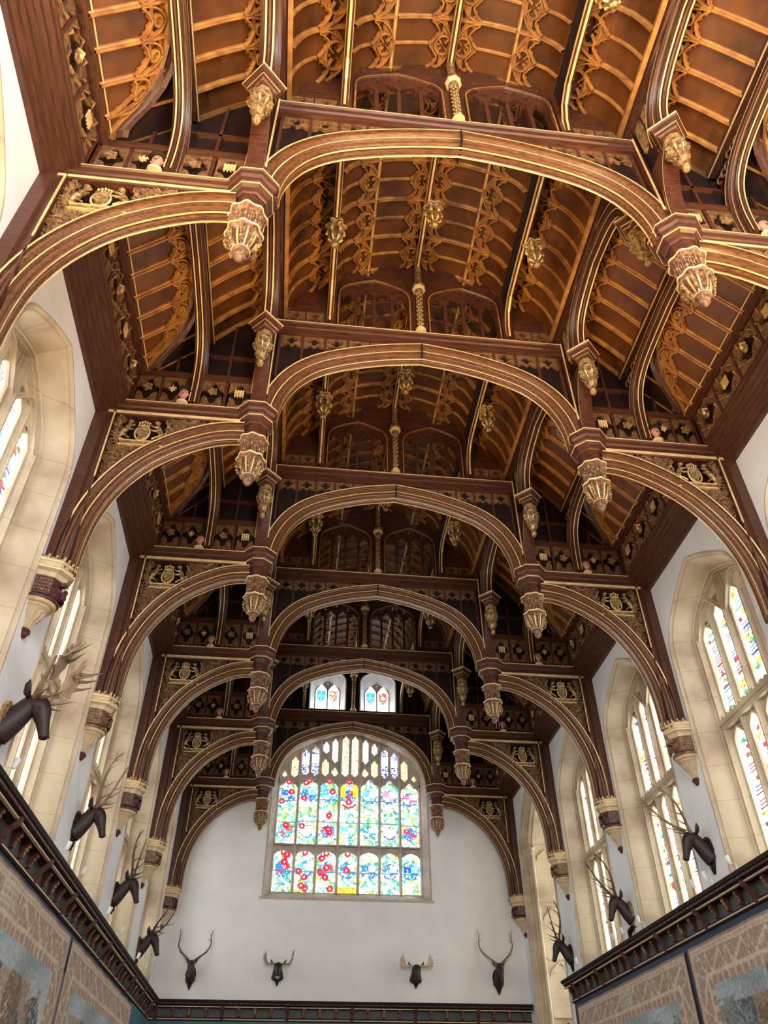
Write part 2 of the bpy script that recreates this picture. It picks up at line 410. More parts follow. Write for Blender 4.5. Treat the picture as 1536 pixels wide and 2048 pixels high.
    m.lathe([(.07, -.12), (.12, -.18), (.125, -.205), (.085, -.225), (.075, -.30), (.085, -.31), (.06, -.33), (.05, -.36), (.03, -.385), (.001, -.39)], c, PEND, 14)
    m.lathe([(.118, -.205), (.132, -.19), (.118, -.175)], c, CREAM, 14)
    m.lathe([(.078, -.29), (.072, -.25), (.078, -.24)], c, SKINP, 14)
    m.build('finial', po, SM)
    twin(po)
    # ---- hammer post
    m = MB(); pts = []
    prof = [(-.16, -.21), (-.12, -.21), (-.1, -.16), (-.03, -.15), (0, -.22), (.04, -.22), (.07, -.15), (.12, -.15), (.14, -.2), (.17, -.2)]
    prof = prof+[(a, -b) for a, b in reversed(prof)]; k = len(prof)
    v = [(3.22+a, b, z) for z in (12.4, 15.6) for a, b in prof]
    m.add(v, [(i, (i+1) % k, k+(i+1) % k, k+i) for i in range(k)]+[tuple(range(k))], WOOD)
    for a, b in ((-.15, -.222), (.02, -.232), (.155, -.212)): m.box(3.22+a-.013, 3.22+a+.013, b, b+.02, 12.9, 15.3, GILT)
    twin(m.build('hammer_post', t))
    # ---- brackets, diamond caps and small pendants fore and aft
    for sy in (-1, 1):
        m = MB(); path = crsm([(.18, 12.55), (.22, 13.0), (.36, 13.5), (.58, 13.85), (.82, 14.02)], 3)
        pth = [(sy*p.x, p.y) for p in path]
        m.sweep(pth, [(a*.7, b*.8) for a, b in PAC], YZ(3.22), WOOD, gold=PACG)
        m.plate([[(sy*.1, 12.6)]+[(sy*p.x, p.y) for p in path]+[(sy*.82, 14.2), (sy*.1, 14.2)]], -.04, .04, YZ(3.22), WOOD, back=True)
        twin(m.build('post_bracket', t, SM))
        m = MB(); c = (3.22, sy*.80, 14.05)
        m.lathe([(.36, .24), (.44, .24), (.44, .20), (.40, .17), (.36, .09), (.33, .07), (.30, 0), (.26, -.02), (.22, -.12), (.2, -.14)], c, WOOD, 4, rot=0)
        m.lathe([(.447, .20), (.452, .22), (.447, .245)], c, GILT, 4)
        m.lathe([(.335, .065), (.34, .08), (.335, .095)], c, GILT, 4)
        m.lathe([(.265, -.03), (.27, -.015), (.265, 0)], c, OLDG, 4)
        NAR = lambda vv, q: [(3.22+(x-3.22)*q, sy*.8+(y-sy*.8)*q, z) for x, y, z in vv]
        m.v = NAR(m.v, .76); cp = m.build('diamond_capital', t)
        m = MB()
        m.lathe([(.19, -.12), (.19, -.36, .0), (.16, -.40)], c, OLDG, 8)
        m.lathe([(.1, -.36), (.2, -.38, .12), (.21, -.42, .15), (.15, -.50, .12), (.11, -.56), (.1, -.62, .05), (.14, -.68, .12), (.13, -.76, .12), (.07, -.84), (.06, -.9), (.085, -.95), (.06, -1.02), (.001, -1.05)], c, OLDG, 32, lobe=8)
        for i in range(8):
            a = 2*PI*i/8; m.ball((c[0]+.17*math.cos(a), c[1]+.17*math.sin(a), c[2]-.3), .035, OLDG, 6, 4)
            m.tube([(c[0]+r*math.cos(a), c[1]+r*math.sin(a), c[2]+z) for r, z in ((.18, -.4), (.2, -.5), (.12, -.62))], [.02, .028, .012], OLDG, 5)
        m.v = NAR(m.v, .85); m.build('small_pendant', cp, SM)
        twin(cp)
    # ---- panelled frieze over the hammer beam, with badges
    m = MB()
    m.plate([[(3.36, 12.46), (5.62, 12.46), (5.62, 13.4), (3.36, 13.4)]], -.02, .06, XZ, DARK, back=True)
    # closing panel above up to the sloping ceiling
    m.plate([[(3.36, 13.4), (5.5, 13.4), (5.45, 13.5), (4.45, 14.62), (3.36, 15.8)]], .0, .06, XZ, DARK, back=True)  # near-black colour stands in for the deep shade on this panel
    for sy in (-1, 1):
        y = sy*.08
        a0, a1 = min(y, y-sy*.06), max(y, y-sy*.06)
        m.box(3.36, 5.62, a0, a1, 13.3, 13.42, WOODX); m.box(3.36, 5.62, min(a0, y*1.3), max(a1, y*1.3), 13.4, 13.46, WOODX)
        m.box(3.36, 5.62, a0, a1, 12.46, 12.52, WOODX)
        for x in (3.36, 3.88, 4.36, 4.62, 5.1, 5.58): m.box(x-.03, x+.03, a0, a1, 12.5, 13.32, WOOD)
        for x0 in (3.40, 3.91, 4.66, 5.13):
            x1 = x0+.42; cx = (x0+x1)/2
            out = [(x0, 13.3), (x0, 12.52)]+[(x0+(x1-x0)*i/6, 12.56+(.06 if i % 2 else 0)) for i in range(1, 6)]+[(x1, 12.52), (x1, 13.3)]
            mm = [(cx+.17*math.cos(a)*(1+.25*math.cos(4*a)), 12.95+.24*math.sin(a)*(1+.25*math.cos(4*a))) for a in [2*PI*i/20 for i in range(20)]]
            m.plate([out, mm], y*.9, y*.3, XZ, CARV)
    for x in (3.9, 4.9):      # tracery muntins in the upper panel
        m.box(x-.025, x+.025, -.06, .1, 13.45, 14.1 if x > 4.5 else 15.1, WOOD)
    m.box(3.4, 4.5, -.06, .1, 14.05, 14.12, WOOD)
    fr = m.build('badge_frieze', t)
    def portcullis(cx, cz, y, s):
        for i in range(4): m.box(cx-.075+i*.05-.009, cx-.075+i*.05+.009, y-.015, y+.015, cz-.11, cz+.09, GILT)
        for i in range(4): m.box(cx-.09, cx+.09, y-.01, y+.01, cz-.07+i*.045-.008, cz-.07+i*.045+.008, GILT)
    def rose(cx, cz, y, s):
        m.plate([[(cx+.085*(1+.22*math.cos(5*a))*math.cos(a), cz+.085*(1+.22*math.cos(5*a))*math.sin(a)) for a in [2*PI*i/30 for i in range(30)]]], y-.02, y+.02, XZ, OLDG, back=True)
        m.ball((cx, y-s*.02, cz), .03, GILT, 7, 4)
    def fleur(cx, cz, y, s):
        m.tube([(cx, y, cz-.1), (cx, y-.01, cz), (cx, y, cz+.11)], [.012, .03, .004], GILT, 6)
        for q in (1, -1): m.tube([(cx, y, cz-.04), (cx+q*.06, y, cz+.03), (cx+q*.075, y, cz-.02)], [.012, .02, .006], GILT, 5)
        m.box(cx-.05, cx+.05, y-.02, y+.02, cz-.05, cz-.03, GILT)
    for sy in (-1, 1):
        for i, x0 in enumerate((3.40, 3.91, 4.66, 5.13)):
            m = MB(); (portcullis, rose, fleur, rose)[i](x0+.21, 12.95, sy*.12, sy)
            m.build(('portcullis_badge', 'rose_badge', 'fleur_badge', 'rose_badge')[i], fr)
    twin(fr)
    # ---- painted head at the foot of the aisle rib
    m = MB()
    hc = (4.62, -.2, 12.62)
    m.lathe([(.09, -.16), (.11, -.12), (.06, -.07), (.045, -.02)], hc, CREAM, 12, sy=.8)
    m.lathe([(.045, -.03), (.05, .0), (.075, .04), (.085, .1), (.08, .16), (.05, .21), (.001, .22)], hc, SKINP, 14, sy=.95)
    m.ball((hc[0], hc[1]-.085, hc[2]+.085), .018, SKINP, 6, 5, (.8, 1.2, 1.6))
    for q in (-1, 1): m.ball((hc[0]+q*.03, hc[1]-.07, hc[2]+.115), .011, BLACKM, 6, 4); m.ball((hc[0]+q*.083, hc[1], hc[2]+.09), .02, SKINP, 6, 4)
    m.box(hc[0]-.025, hc[0]+.025, hc[1]-.082, hc[1]-.06, hc[2]+.04, hc[2]+.05, REDW)
    hd = m.build('painted_head', t, SM)
    m = MB(); m.lathe([(.1, .16), (.13, .175), (.13, .2), (.09, .215), (.085, .25), (.001, .26)], hc, DARK, 14); m.build('cap', hd, SM)
    twin(hd)
    # ---- king post and tracery screen
    m = MB()
    m.lathe([(.12, 0), (.12, .04), (.085, .07), (.085, .1)], (0, -.16, 15.37), GILT, 8)
    m.lathe([(.065, .1), (.065, 1.35)], (0, -.16, 15.37), OLDG, 8)
    for i in range(24):
        for j in range(3):
            a = i*.7+j*2.1; m.ball((.066*math.cos(a), -.16+.066*math.sin(a), 15.5+i*.052), .014, GILT, 4, 3)
    m.lathe([(.075, 1.32), (.1, 1.36), (.08, 1.4), (.1, 1.5), (.13, 1.55), (.15, 1.62), (.15, 1.7), (.11, 1.76), (.08, 1.8), (.08, 2.5)], (0, -.16, 15.37), OLDG, 12)
    m.lathe([(.13, 1.5), (.16, 1.54), (.16, 1.58), (.13, 1.6)], (0, -.16, 15.37), GILT, 8)
    m.build('king_post', t, SM)
    scr = screen_mesh(); twin(scr_build(scr, t))
    return t
# vault section (half): arc of the upper ceiling
VA = crsm([(2.95, 15.62), (2.88, 16.0), (2.72, 16.42), (2.42, 16.76), (2.03, 17.0)], 4)
VB = crsm([(1.93, 17.02), (1.78, 17.38), (1.5, 17.64), (1.17, 17.80)], 4)
VC = crsm([(1.13, 17.80), (.8, 17.93), (.4, 18.02), (.03, 18.06)], 3)
def vault_z(x):
    for C in (VA, VB, VC):
        for a, b in zip(C[:-1], C[1:]):
            if b.x <= x <= a.x: return a.y+(b.y-a.y)*(a.x-x)/max(1e-6, a.x-b.x)
    return 17.0
def screen_mesh():
    m = MB()
    top = [(x, vault_z(x)) for x in (.05, .3, .6, .9, 1.15, 1.4, 1.7, 1.9, 2.05, 2.3, 2.6, 2.8, 2.95)]
    outer = [(.02, 15.35)]+top+[(3.0, 15.35)]
    holes = []; a0, a1 = .2, 1.82; zb = 15.42
    cx = (a0+a1)/2; hw = (a1-a0)/2; arch = arch4(hw, 16.55, 17.22, 6)
    def az(x):
        d = abs(x-cx)
        for p, q in zip(arch[:-1], arch[1:]):
            if q[0] <= d <= p[0]: return p[1]+(q[1]-p[1])*(p[0]-d)/max(1e-6, p[0]-q[0])
        return 16.55
    wl = (a1-a0)/4
    for i in range(4):
        l = a0+i*wl+.035; r = a0+(i+1)*wl-.035; c = (l+r)/2; zt = min(az(c)-.18, 16.9); zs = zt-.2
        holes.append([(l, zb), (l, zs), (l+.03, zs+.05), (l+.075, zs+.03), (l+.09, zs+.12), (c, zt), (r-.09, zs+.12), (r-.075, zs+.03), (r-.03, zs+.05), (r, zs), (r, zb)])
    for x in (a0+wl, a0+2*wl, a0+3*wl):
        zc = az(x)-.13
        holes.append(circ(x, zc, .055, 7, 1.25))
    for i in range(4):
        c = a0+(i+.5)*wl
        if False: holes.append(circ(c, az(c)-.09, .035, 6))
    m.plate([outer]+holes, -.05, .05, XZ, WOOD, back=True)
    # arch mouldings over the opening
    full = [(cx+x, z) for x, z in arch]+[(cx-x, z) for x, z in reversed(arch[:-1])]
    m.sweep([(cx+hw, 15.4)]+full+[(cx-hw, 15.4)], [(0, -.13), (.03, -.13), (.05, -.1), (.05, .1), (.03, .13), (0, .13), (-.01, .05), (-.01, -.05)], XZ, WOOD, gold={0}, goldmat=RIB)
    for sgn in (1, -1):
        sub = arch4(wl, 16.55, 16.95, 4); c = cx+sgn*wl
        m.sweep([(c+x, z) for x, z in sub]+[(c-x, z) for x, z in reversed(sub[:-1])], [(0, -.075), (.015, -.075), (.015, -.04), (0, -.04)], XZ, WOOD)
    m.box(1.86, 1.98, -.14, .14, 15.35, 17.0, WOOD)
    # small frieze panels at the sides
    quatre_frieze(m, 2.1, 2.9, 2, 15.5, 15.8, -.09, CARV, DARK)
    m.box(.03, 1.7, -.1, .1, 17.32, 17.38, WOOD)
    return m
def scr_build(m, t): return m.build('tracery_screen', t)

truss0 = make_truss()
ORD = ['nearest', 'second', 'third', 'fourth', 'fifth', 'sixth']
trusses = []
for k in range(6):
    t = truss0 if k == 0 else copy_tree(truss0)
    t.location = (0, TY[k], 0)
    lab = ['nearest and largest carved oak hammerbeam truss, glowing golden overhead at the top',
           'second carved oak hammerbeam truss from the viewer, behind the nearest one',
           'third carved oak hammerbeam truss counted from the viewer',
           'fourth carved oak hammerbeam truss counted from the viewer',
           'fifth carved oak hammerbeam truss, whose arch frames the two small high windows',
           'farthest carved oak truss, set against the white end wall around the great window'][k]
    tag(t, lab, 'roof truss', 'carved oak hammerbeam trusses')
    trusses.append(t)
# the last truss stands against the gable: drop the screen, the aft brackets and the heads buried in the wall
for ch in list(trusses[5].children):
    base = ch.name.split('.')[0]
    if base in ('tracery_screen', 'collar_frieze') or (base in ('diamond_capital', 'post_bracket') and ch.data.vertices[0].co.y > .1):
        for g in list(ch.children): bpy.data.objects.remove(g)
        bpy.data.objects.remove(ch)

# ------------------------------------------------------------------ ceiling
YB = [TY[0]-2*BAY]+[TY[0]-BAY]+TY[:5]+[YEND]           # bay boundaries
def curve_map(C):
    L = [0]
    for a, b in zip(C[:-1], C[1:]): L.append(L[-1]+(b-a).length)
    def f(y, s, w, sg=1):
        s = max(0, min(L[-1]-1e-6, s)); i = 0
        while L[i+1] < s: i += 1
        t = (s-L[i])/(L[i+1]-L[i]); p = C[i].lerp(C[i+1], t); d = (C[i+1]-C[i]).normalized(); n = Vector((-d.y, d.x))
        if n.y > 0: n = -n                      # towards the room (down)
        q = p+n*w; return (sg*q.x, y, q.y)
    return f, L[-1]
AL = [Vector((5.5, 13.42)), Vector((5.1, 13.85)), Vector((4.8, 14.18)), Vector((4.5, 14.5))]     # lower aisle slope
AU = crsm([(4.42, 14.6), (4.1, 15.02), (3.8, 15.36), (3.36, 15.78)], 3)                           # upper aisle slope
def band(cell, depth, two=True):
    """cusped tracery head band in one cell: (u 0..cell, v 0..depth measured from the upper end)"""
    def arch(u0, w):
        P = [(0, 1), (.1, 1), (.13, .88), (.23, .9), (.25, .74), (.38, .76), (.5, .6), (.62, .76), (.75, .74), (.77, .9), (.87, .88), (.9, 1)]
        return [(u0+a*w, b) for a, b in P]
    e = arch(0, .5)+arch(.5, .5)+[(1, .97)] if two else arch(0, 1)+[(1, .97)]
    out = [(0.02, 0)]+[(max(.02, min(.98, a)), b) for a, b in e]+[(.98, 0)]
    if two: holes = [foil(.5, .38, .24, 4, 5, depth=.5), foil(.16, .56, .14, 3, 4, PI/2), foil(.84, .56, .14, 3, 4, PI/2), [(.05, .08), (.27, .08), (.12, .24), (.05, .34)], [(.95, .08), (.95, .34), (.88, .24), (.73, .08)], circ(.5, .72, .045, 6, 1.6)]
    else: holes = [foil(.26, .32, .2, 3, 4, PI/2), foil(.74, .32, .2, 3, 4, PI/2), circ(.5, .14, .08, 6, 1.2), circ(.15, .68, .07, 6), circ(.85, .68, .07, 6)]
    q = lambda l: [(a*cell, b*depth) for a, b in l]
    return [q(out)]+[q(h) for h in holes]
def band_ribs(m, cell, depth, two, g):
    """raised curved ribs of the tracery heads"""
    pr = [(.017, .03), (.010, .105), (-.010, .105), (-.017, .03)]
    def run(P, mirror=True, mid=.5):
        c = crsm(P, 3)
        m.sweep([(p.x*cell, p.y*depth) for p in c], pr, g, RIB, caps=False)
        if mirror: m.sweep([((2*mid-p.x)*cell, p.y*depth) for p in reversed(c)], pr, g, RIB, caps=False)
    if two:
        r = .36*depth; m.sweep([(a, b) for a, b in circ(.5*cell, .38*depth, r, 14)], pr, g, RIB, loop=True)
        run([(.03, 1), (.05, .62), (.2, .24), (.47, .0)])
        run([(.05, .99), (.11, .8), (.25, .6), (.39, .8), (.48, .99)])
        for a in (0, 1, 2, 3):
            t = a*PI/2+PI/4; m.sweep([(.5*cell+q*r*math.cos(t), .38*depth+q*r*math.sin(t)) for q in (.3, 1)], pr, g, RIB, caps=False)
    else:
        run([(.05, 1), (.07, .6), (.22, .22), (.48, .02)])
        run([(.06, .98), (.2, .78), (.5, .58)])
        m.sweep([(a, b) for a, b in circ(.5*cell, .34*depth, .17*depth, 9)], pr, g, RIB, loop=True)
def ribprof(w, h): return [(-w, 0), (-w*.9, h*.45), (-w*.45, h*.6), (-w*.4, h), (w*.4, h), (w*.45, h*.6), (w*.9, h*.45), (w, 0)]
ceil = empty('ceiling'); tag(ceil, kind='structure')
def ceiling_bay(y0, y1, sections=('A', 'B', 'C', 'L', 'U')):
    n = 5; cell = (y1-y0)/n
    mb = {k: MB() for k in ('board', 'rib', 'trac')}
    for sg in (1, -1):
        for nm, C, dep, two in (('A', VA, .66, True), ('B', VB, .5, True), ('C', VC, .45, True), ('L', AL, .42, False), ('U', AU, .46, False)):
            f, Ln = curve_map(C); fm = lambda u, v, w, f=f, sg=sg: f(u, v, w, sg)
            # boards
            k = len(C); vs = [(sg*p.x, y, p.y) for y in (y0, y1) for p in C]
            mb['board'].add(vs, [(i, i+1, k+i+1, k+i) for i in range(k-1)], BOARD)
            # ribs across
            sub = 2*n
            for i in range(sub+1):
                y = y0+(y1-y0)*i/sub
                big = (i % 2 == 0) or nm in 'LU'
                s1 = Ln if big else Ln-dep*.5
                w, h = (.045, .085) if big else (.032, .05)
                pr = ribprof(w, h); S = [s1*j/7 for j in range(8)]; vv = []
                for s in S:
                    for a, b in pr: vv.append(fm(y+a, s, b))
                kk = len(pr)
                mb['rib'].add(vv, [(j*kk+q, j*kk+q+1, (j+1)*kk+q+1, (j+1)*kk+q) for j in range(7) for q in range(kk-1)], RIB)
            # tracery heads
            cn = n if two else 2*n; cw = (y1-y0)/cn
            for i in range(cn):
                base = y0+i*cw
                loops = band(cw, dep, two)
                if nm == 'L':
                    # follow the wind arch: the band slides down the slope near the trusses
                    mid = (y0+y1)/2; d = abs(base+cw/2-mid)
                    off = lambda y: wind_s(abs(y-mid), Ln)
                    g = lambda u, v, w, base=base: fm(base+u, max(0, off(base+u)-v), w)
                    if d > 1.75: continue
                    mb['trac'].plate(loops, .05, .015, g, TRAC); band_ribs(mb['trac'], cw, dep, two, g)
                else:
                    g = lambda u, v, w, base=base: fm(base+u, Ln-v, w)
                    mb['trac'].plate(loops, .055, .02, g, TRAC); band_ribs(mb['trac'], cw, dep, two, g)
        # wind arch: moulded edge and spandrel boards beyond it, the recess shade put into their colour
        f, Ln = curve_map(AL); mid = (y0+y1)/2
        H = [-2.1, -2.0, -1.9, -1.75, -1.55, -1.3, -1.0, -.7, -.35, 0, .35, .7, 1.0, 1.3, 1.55, 1.75, 1.9, 2.0, 2.1]
        for w0, w1, d0, d1, mt in ((.0, .09, 0, .03, RIB), (.09, .12, .03, .06, WOODY), (.06, .1, .06, .2, WOODY), (.1, .16, .2, .26, WOODY)):
            vv = []
            for h in H:
                s = wind_s(abs(h), Ln)
                vv.append(f(mid+h, max(0, min(Ln, s+d0)), w0, sg)); vv.append(f(mid+h, max(0, min(Ln, s+d1)), w1, sg))
            mb['rib'].add(vv, [(2*i, 2*i+1, 2*i+3, 2*i+2) for i in range(len(H)-1)], mt)
        vv = []
        HH = [y0-mid]+H+[y1-mid]
        for h in HH:
            s = wind_s(abs(h), Ln) if abs(h) <= 2.1 else 0
            vv.append(f(mid+h, min(Ln, s+.05), .06, sg)); vv.append(f(mid+h, Ln, .06, sg))
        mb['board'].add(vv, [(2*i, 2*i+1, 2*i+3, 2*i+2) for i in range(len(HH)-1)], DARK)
        # longitudinal mouldings
        for (x, z, w, h, mt) in ((1.15, 17.8, .035, .07, RIB), (2.93, 15.62, .04, .05, RIB)):
            mb['rib'].box(sg*x-w, sg*x+w, y0, y1, z-h, z+.03, mt)
        mb['rib'].box(sg*1.15-.008, sg*1.15+.008, y0, y1, 17.72, 17.735, GILT)
        # outer skin closing the slope to the wall and the gaps between the sections
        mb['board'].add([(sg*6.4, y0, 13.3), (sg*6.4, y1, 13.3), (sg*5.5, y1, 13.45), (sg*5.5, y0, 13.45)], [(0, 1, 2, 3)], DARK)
        for a, b in (((4.5, 14.5), (4.4, 14.65)), ((3.4, 15.75), (2.98, 15.66)), ((2.03, 17.0), (1.93, 17.05))):
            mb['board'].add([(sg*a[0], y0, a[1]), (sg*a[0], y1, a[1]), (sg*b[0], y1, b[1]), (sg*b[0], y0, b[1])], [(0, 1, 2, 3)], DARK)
    return mb
def wind_s(h, Ln):
    """arc-length position of the wind arch on the lower aisle slope at distance h from mid-bay"""
    T = [(0, .80), (.6, .79), (1.0, .74), (1.2, .68), (1.4, .6), (1.6, .47), (1.75, .33), (1.88, .16), (1.97, .04), (2.1, 0), (3, 0)]
    for a, b in zip(T[:-1], T[1:]):
        if a[0] <= h <= b[0]: return Ln*1.05*(a[1]+(b[1]-a[1])*(h-a[0])/(b[0]-a[0]))
    return 0
bay = ceiling_bay(0, BAY)
protos = {}
for k, nm in (('board', 'ceiling_boards'), ('rib', 'ceiling_ribs'), ('trac', 'ceiling_tracery')):
    protos[k] = bay[k].build(nm, ceil)
for i, y in enumerate(YB[:-1]):
    for k in protos:
        o = protos[k]
        if i: o = o.copy(); col.objects.link(o)
        o.location = (0, y, 0)
        if i == len(YB)-2: o.scale = (1, (YEND-y)/BAY, 1)

# ------------------------------------------------------------------ purlins with pendants
def pendant_small(m, c, s=1.0):
    m.lathe([(.05*s, .35), (.05*s, .1), (.19*s, .12, .12), (.215*s, .08, .16), (.2*s, .02, .16), (.12*s, -.03, .1), (.09*s, -.1)], c, OLDG, 40, lobe=6)
    m.lathe([(.218*s, .06, .16), (.228*s, .08, .16), (.218*s, .1, .16)], c, GILT, 40, lobe=6)
    m.lathe([(.09*s, -.08), (.14*s, -.14, .2), (.17*s, -.22, .25), (.15*s, -.34, .25), (.1*s, -.45, .2), (.06*s, -.53), (.09*s, -.58, .2), (.08*s, -.62), (.001, -.66)], c, OLDG, 36, lobe=6)
    for i in range(6):
        a = 2*PI*i/6
        m.tube([(c[0]+r*s*math.cos(a), c[1]+r*s*math.sin(a), c[2]+z) for r, z in ((.1, -.05), (.2, -.12), (.21, -.22), (.14, -.3), (.16, -.42), (.06, -.5))], [.015, .028, .03, .02, .022, .01], GILT, 5)
def make_purlin(x, zbot, name, lab, zp, side):
    e = empty(name, (x, 0, 0)); tag(e, lab, 'purlin', 'upper longitudinal purlins with pendants')
    for i in range(1, 7):
        y0, y1 = YB[i], YB[i+1]; m = MB(); mid = (y0+y1)/2
        if side:
            # straight beam that curves down on to the collar at both ends
            pts = [(y0+.12, zbot-.9), (y0+.16, zbot-.55), (y0+.3, zbot-.22), (y0+.6, zbot-.04), (mid-1, zbot), (mid, zbot), (mid+1, zbot), (y1-.6, zbot-.04), (y1-.3, zbot-.22), (y1-.16, zbot-.55), (y1-.12, zbot-.9)]
            pts = [(a, b) for a, b in pts]
            top = zbot+.22
        else:
            pts = [(y0+.1, zbot), (mid, zbot), (y1-.1, zbot)]
        pr = [(.09, -.035), (.05, -.05), (.03, -.07), (-.03, -.055), (-.05, -.04), (-.05, -.02), (-.05, .02), (-.05, .04), (-.03, .055), (.03, .07), (.05, .05), (.09, .035)]
        m.sweep(pts, [(a, b) for a, b in pr], lambda u, v, w: (w, u, v), WOODY, gold={5, 2, 8})
        ztop = 17.15 if side else 18.1
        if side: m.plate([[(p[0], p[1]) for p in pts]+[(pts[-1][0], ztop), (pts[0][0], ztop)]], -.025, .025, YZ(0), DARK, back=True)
        else: m.box(-.03, .03, y0+.1, y1-.1, zbot, ztop, DARK)
        m.build('purlin_beam', e)
        m = MB(); pendant_small(m, (0, mid, zp), .8)
        m.build('purlin_pendant', e, SM)
    return e
make_purlin(-1.98, 16.4, 'roof_purlin', 'long carved purlin with hanging pendants along the left side of the upper roof', 15.62, True)
make_purlin(1.98, 16.4, 'roof_purlin', 'long carved purlin with hanging pendants along the right side of the upper roof', 15.62, True)
make_purlin(0, 17.82, 'ridge_purlin', 'straight gilded ridge beam with pendants along the centre of the upper roof', 16.72, False)

# ------------------------------------------------------------------ arcade arches (between the hammer posts) and aisle arches
def make_arcade(L):
    e = empty('arcade_arch'); h = L/2
    p = [(.70, 14.22), (.72, 14.55), (.84, 14.92), (1.08, 15.18), (1.45, 15.34), (1.85, 15.42), (h, 15.47)]
    c = crsm(p, 3); path = [(q.x, q.y) for q in c]; full = path+[(L-a, b) for a, b in reversed(path[:-1])]
    m = MB(); m.sweep(full, [(a, b) for a, b in PAC], YZ(0), WOODY, gold=PACG, caps=True); m.build('arch_rib', e, SM)
    m = MB()
    m.box(-.27, -.02, .05, L-.05, 15.60, 15.80, WOODY); m.box(-.22, .15, .05, L-.05, 15.52, 15.60, WOODY)
    m.box(-.285, -.265, .05, L-.05, 15.58, 15.61, GILT); m.box(.13, .155, .05, L-.05, 15.51, 15.53, GILT)
    m.build('edge_purlin', e)
    for a, b in ((0, 1), (1, -1)):
        m = MB(); base = L*a
        poly = [(.15, 15.58), (.15, 14.2), (.6, 14.2)]+[(q[0]-.05, q[1]+.12) for q in path[2:-8]]+[(1.6, 15.58)]
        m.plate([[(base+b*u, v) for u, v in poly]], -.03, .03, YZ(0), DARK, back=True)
        for i in range(5):
            y = .25+i*.28; z1 = 15.52; z0 = [14.7, 14.9, 15.15, 15.38, 15.45][i]
            if z1-z0 > .1:
                m.plate([[(base+b*y, z0), (base+b*(y+.2), z0+.08), (base+b*(y+.2), z1), (base+b*y, z1)]], -.08, .08, YZ(0), OLDG, back=True)
        m.build('gilded_spandrel', e)
    return e
def make_aisle(L):
    e = empty('aisle_arch'); h = L/2
    p = [(.1, 12.55), (.12, 13.1), (.24, 13.6), (.5, 13.92), (.9, 14.1), (1.5, 14.18), (h, 14.22)]
    c = crsm(p, 3); path = [(q.x, q.y) for q in c]; full = path+[(L-a, b) for a, b in reversed(path[:-1])]
    m = MB(); m.sweep(full, [(a*.85, b*.8) for a, b in PAC], YZ(0), WOODY, gold=PACG); m.build('arch_rib', e, SM)
    m = MB(); m.box(-.14, .05, .05, L-.05, 14.5, 14.66, WOODY); m.box(-.155, -.135, .05, L-.05, 14.5, 14.52, GILT); m.build('straight_purlin', e)
    for a, b in ((0, 1), (1, -1)):
        m = MB(); base = L*a
        poly = [(.06, 14.55), (.06, 13.4)]+[(q[0]-.04, q[1]+.1) for q in path[5:-4]]+[(1.7, 14.55)]
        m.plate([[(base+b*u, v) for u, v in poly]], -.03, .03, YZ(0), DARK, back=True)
        for i in range(7):
            y = .14+i*.13; z = 14.40-.0*i
            m.tube([(-.05, base+b*(y+.06*math.cos(t)), z-.05*i*.2+.08*math.sin(t)-(.14 if i < 3 else 0)) for t in (0, 1, 2, 3, 4, 5)], .02, CARV, 4)
        m.build('carved_spandrel', e)
    return e
arc0 = make_arcade(BAY); ais0 = make_aisle(BAY); first = True
SPAN = ['before the nearest truss', 'between the nearest and second trusses', 'between the second and third trusses', 'between the third and fourth trusses', 'between the fourth and fifth trusses', 'beyond the fifth truss']
for i in range(1, 7):
    for sg in (-1, 1):
        for proto, x, lab, cat, grp in ((arc0, 3.22, 'gilt-edged arcade arch', 'arch', 'arcade arches between the hammer posts'), (ais0, 4.45, 'slender rib arch above the hammer beams', 'arch', 'aisle arches above the hammer beams')):
            o = proto if first else copy_tree(proto)
            if proto is ais0: first = False
            o.location = (sg*x, YB[i], 0); o.scale = (sg, 1 if i < 6 else (TY[5]-TY[4])/BAY, 1)
            tag(o, '%s, %s side, %s' % (lab, 'left' if sg < 0 else 'right', SPAN[i-1]), cat, grp)

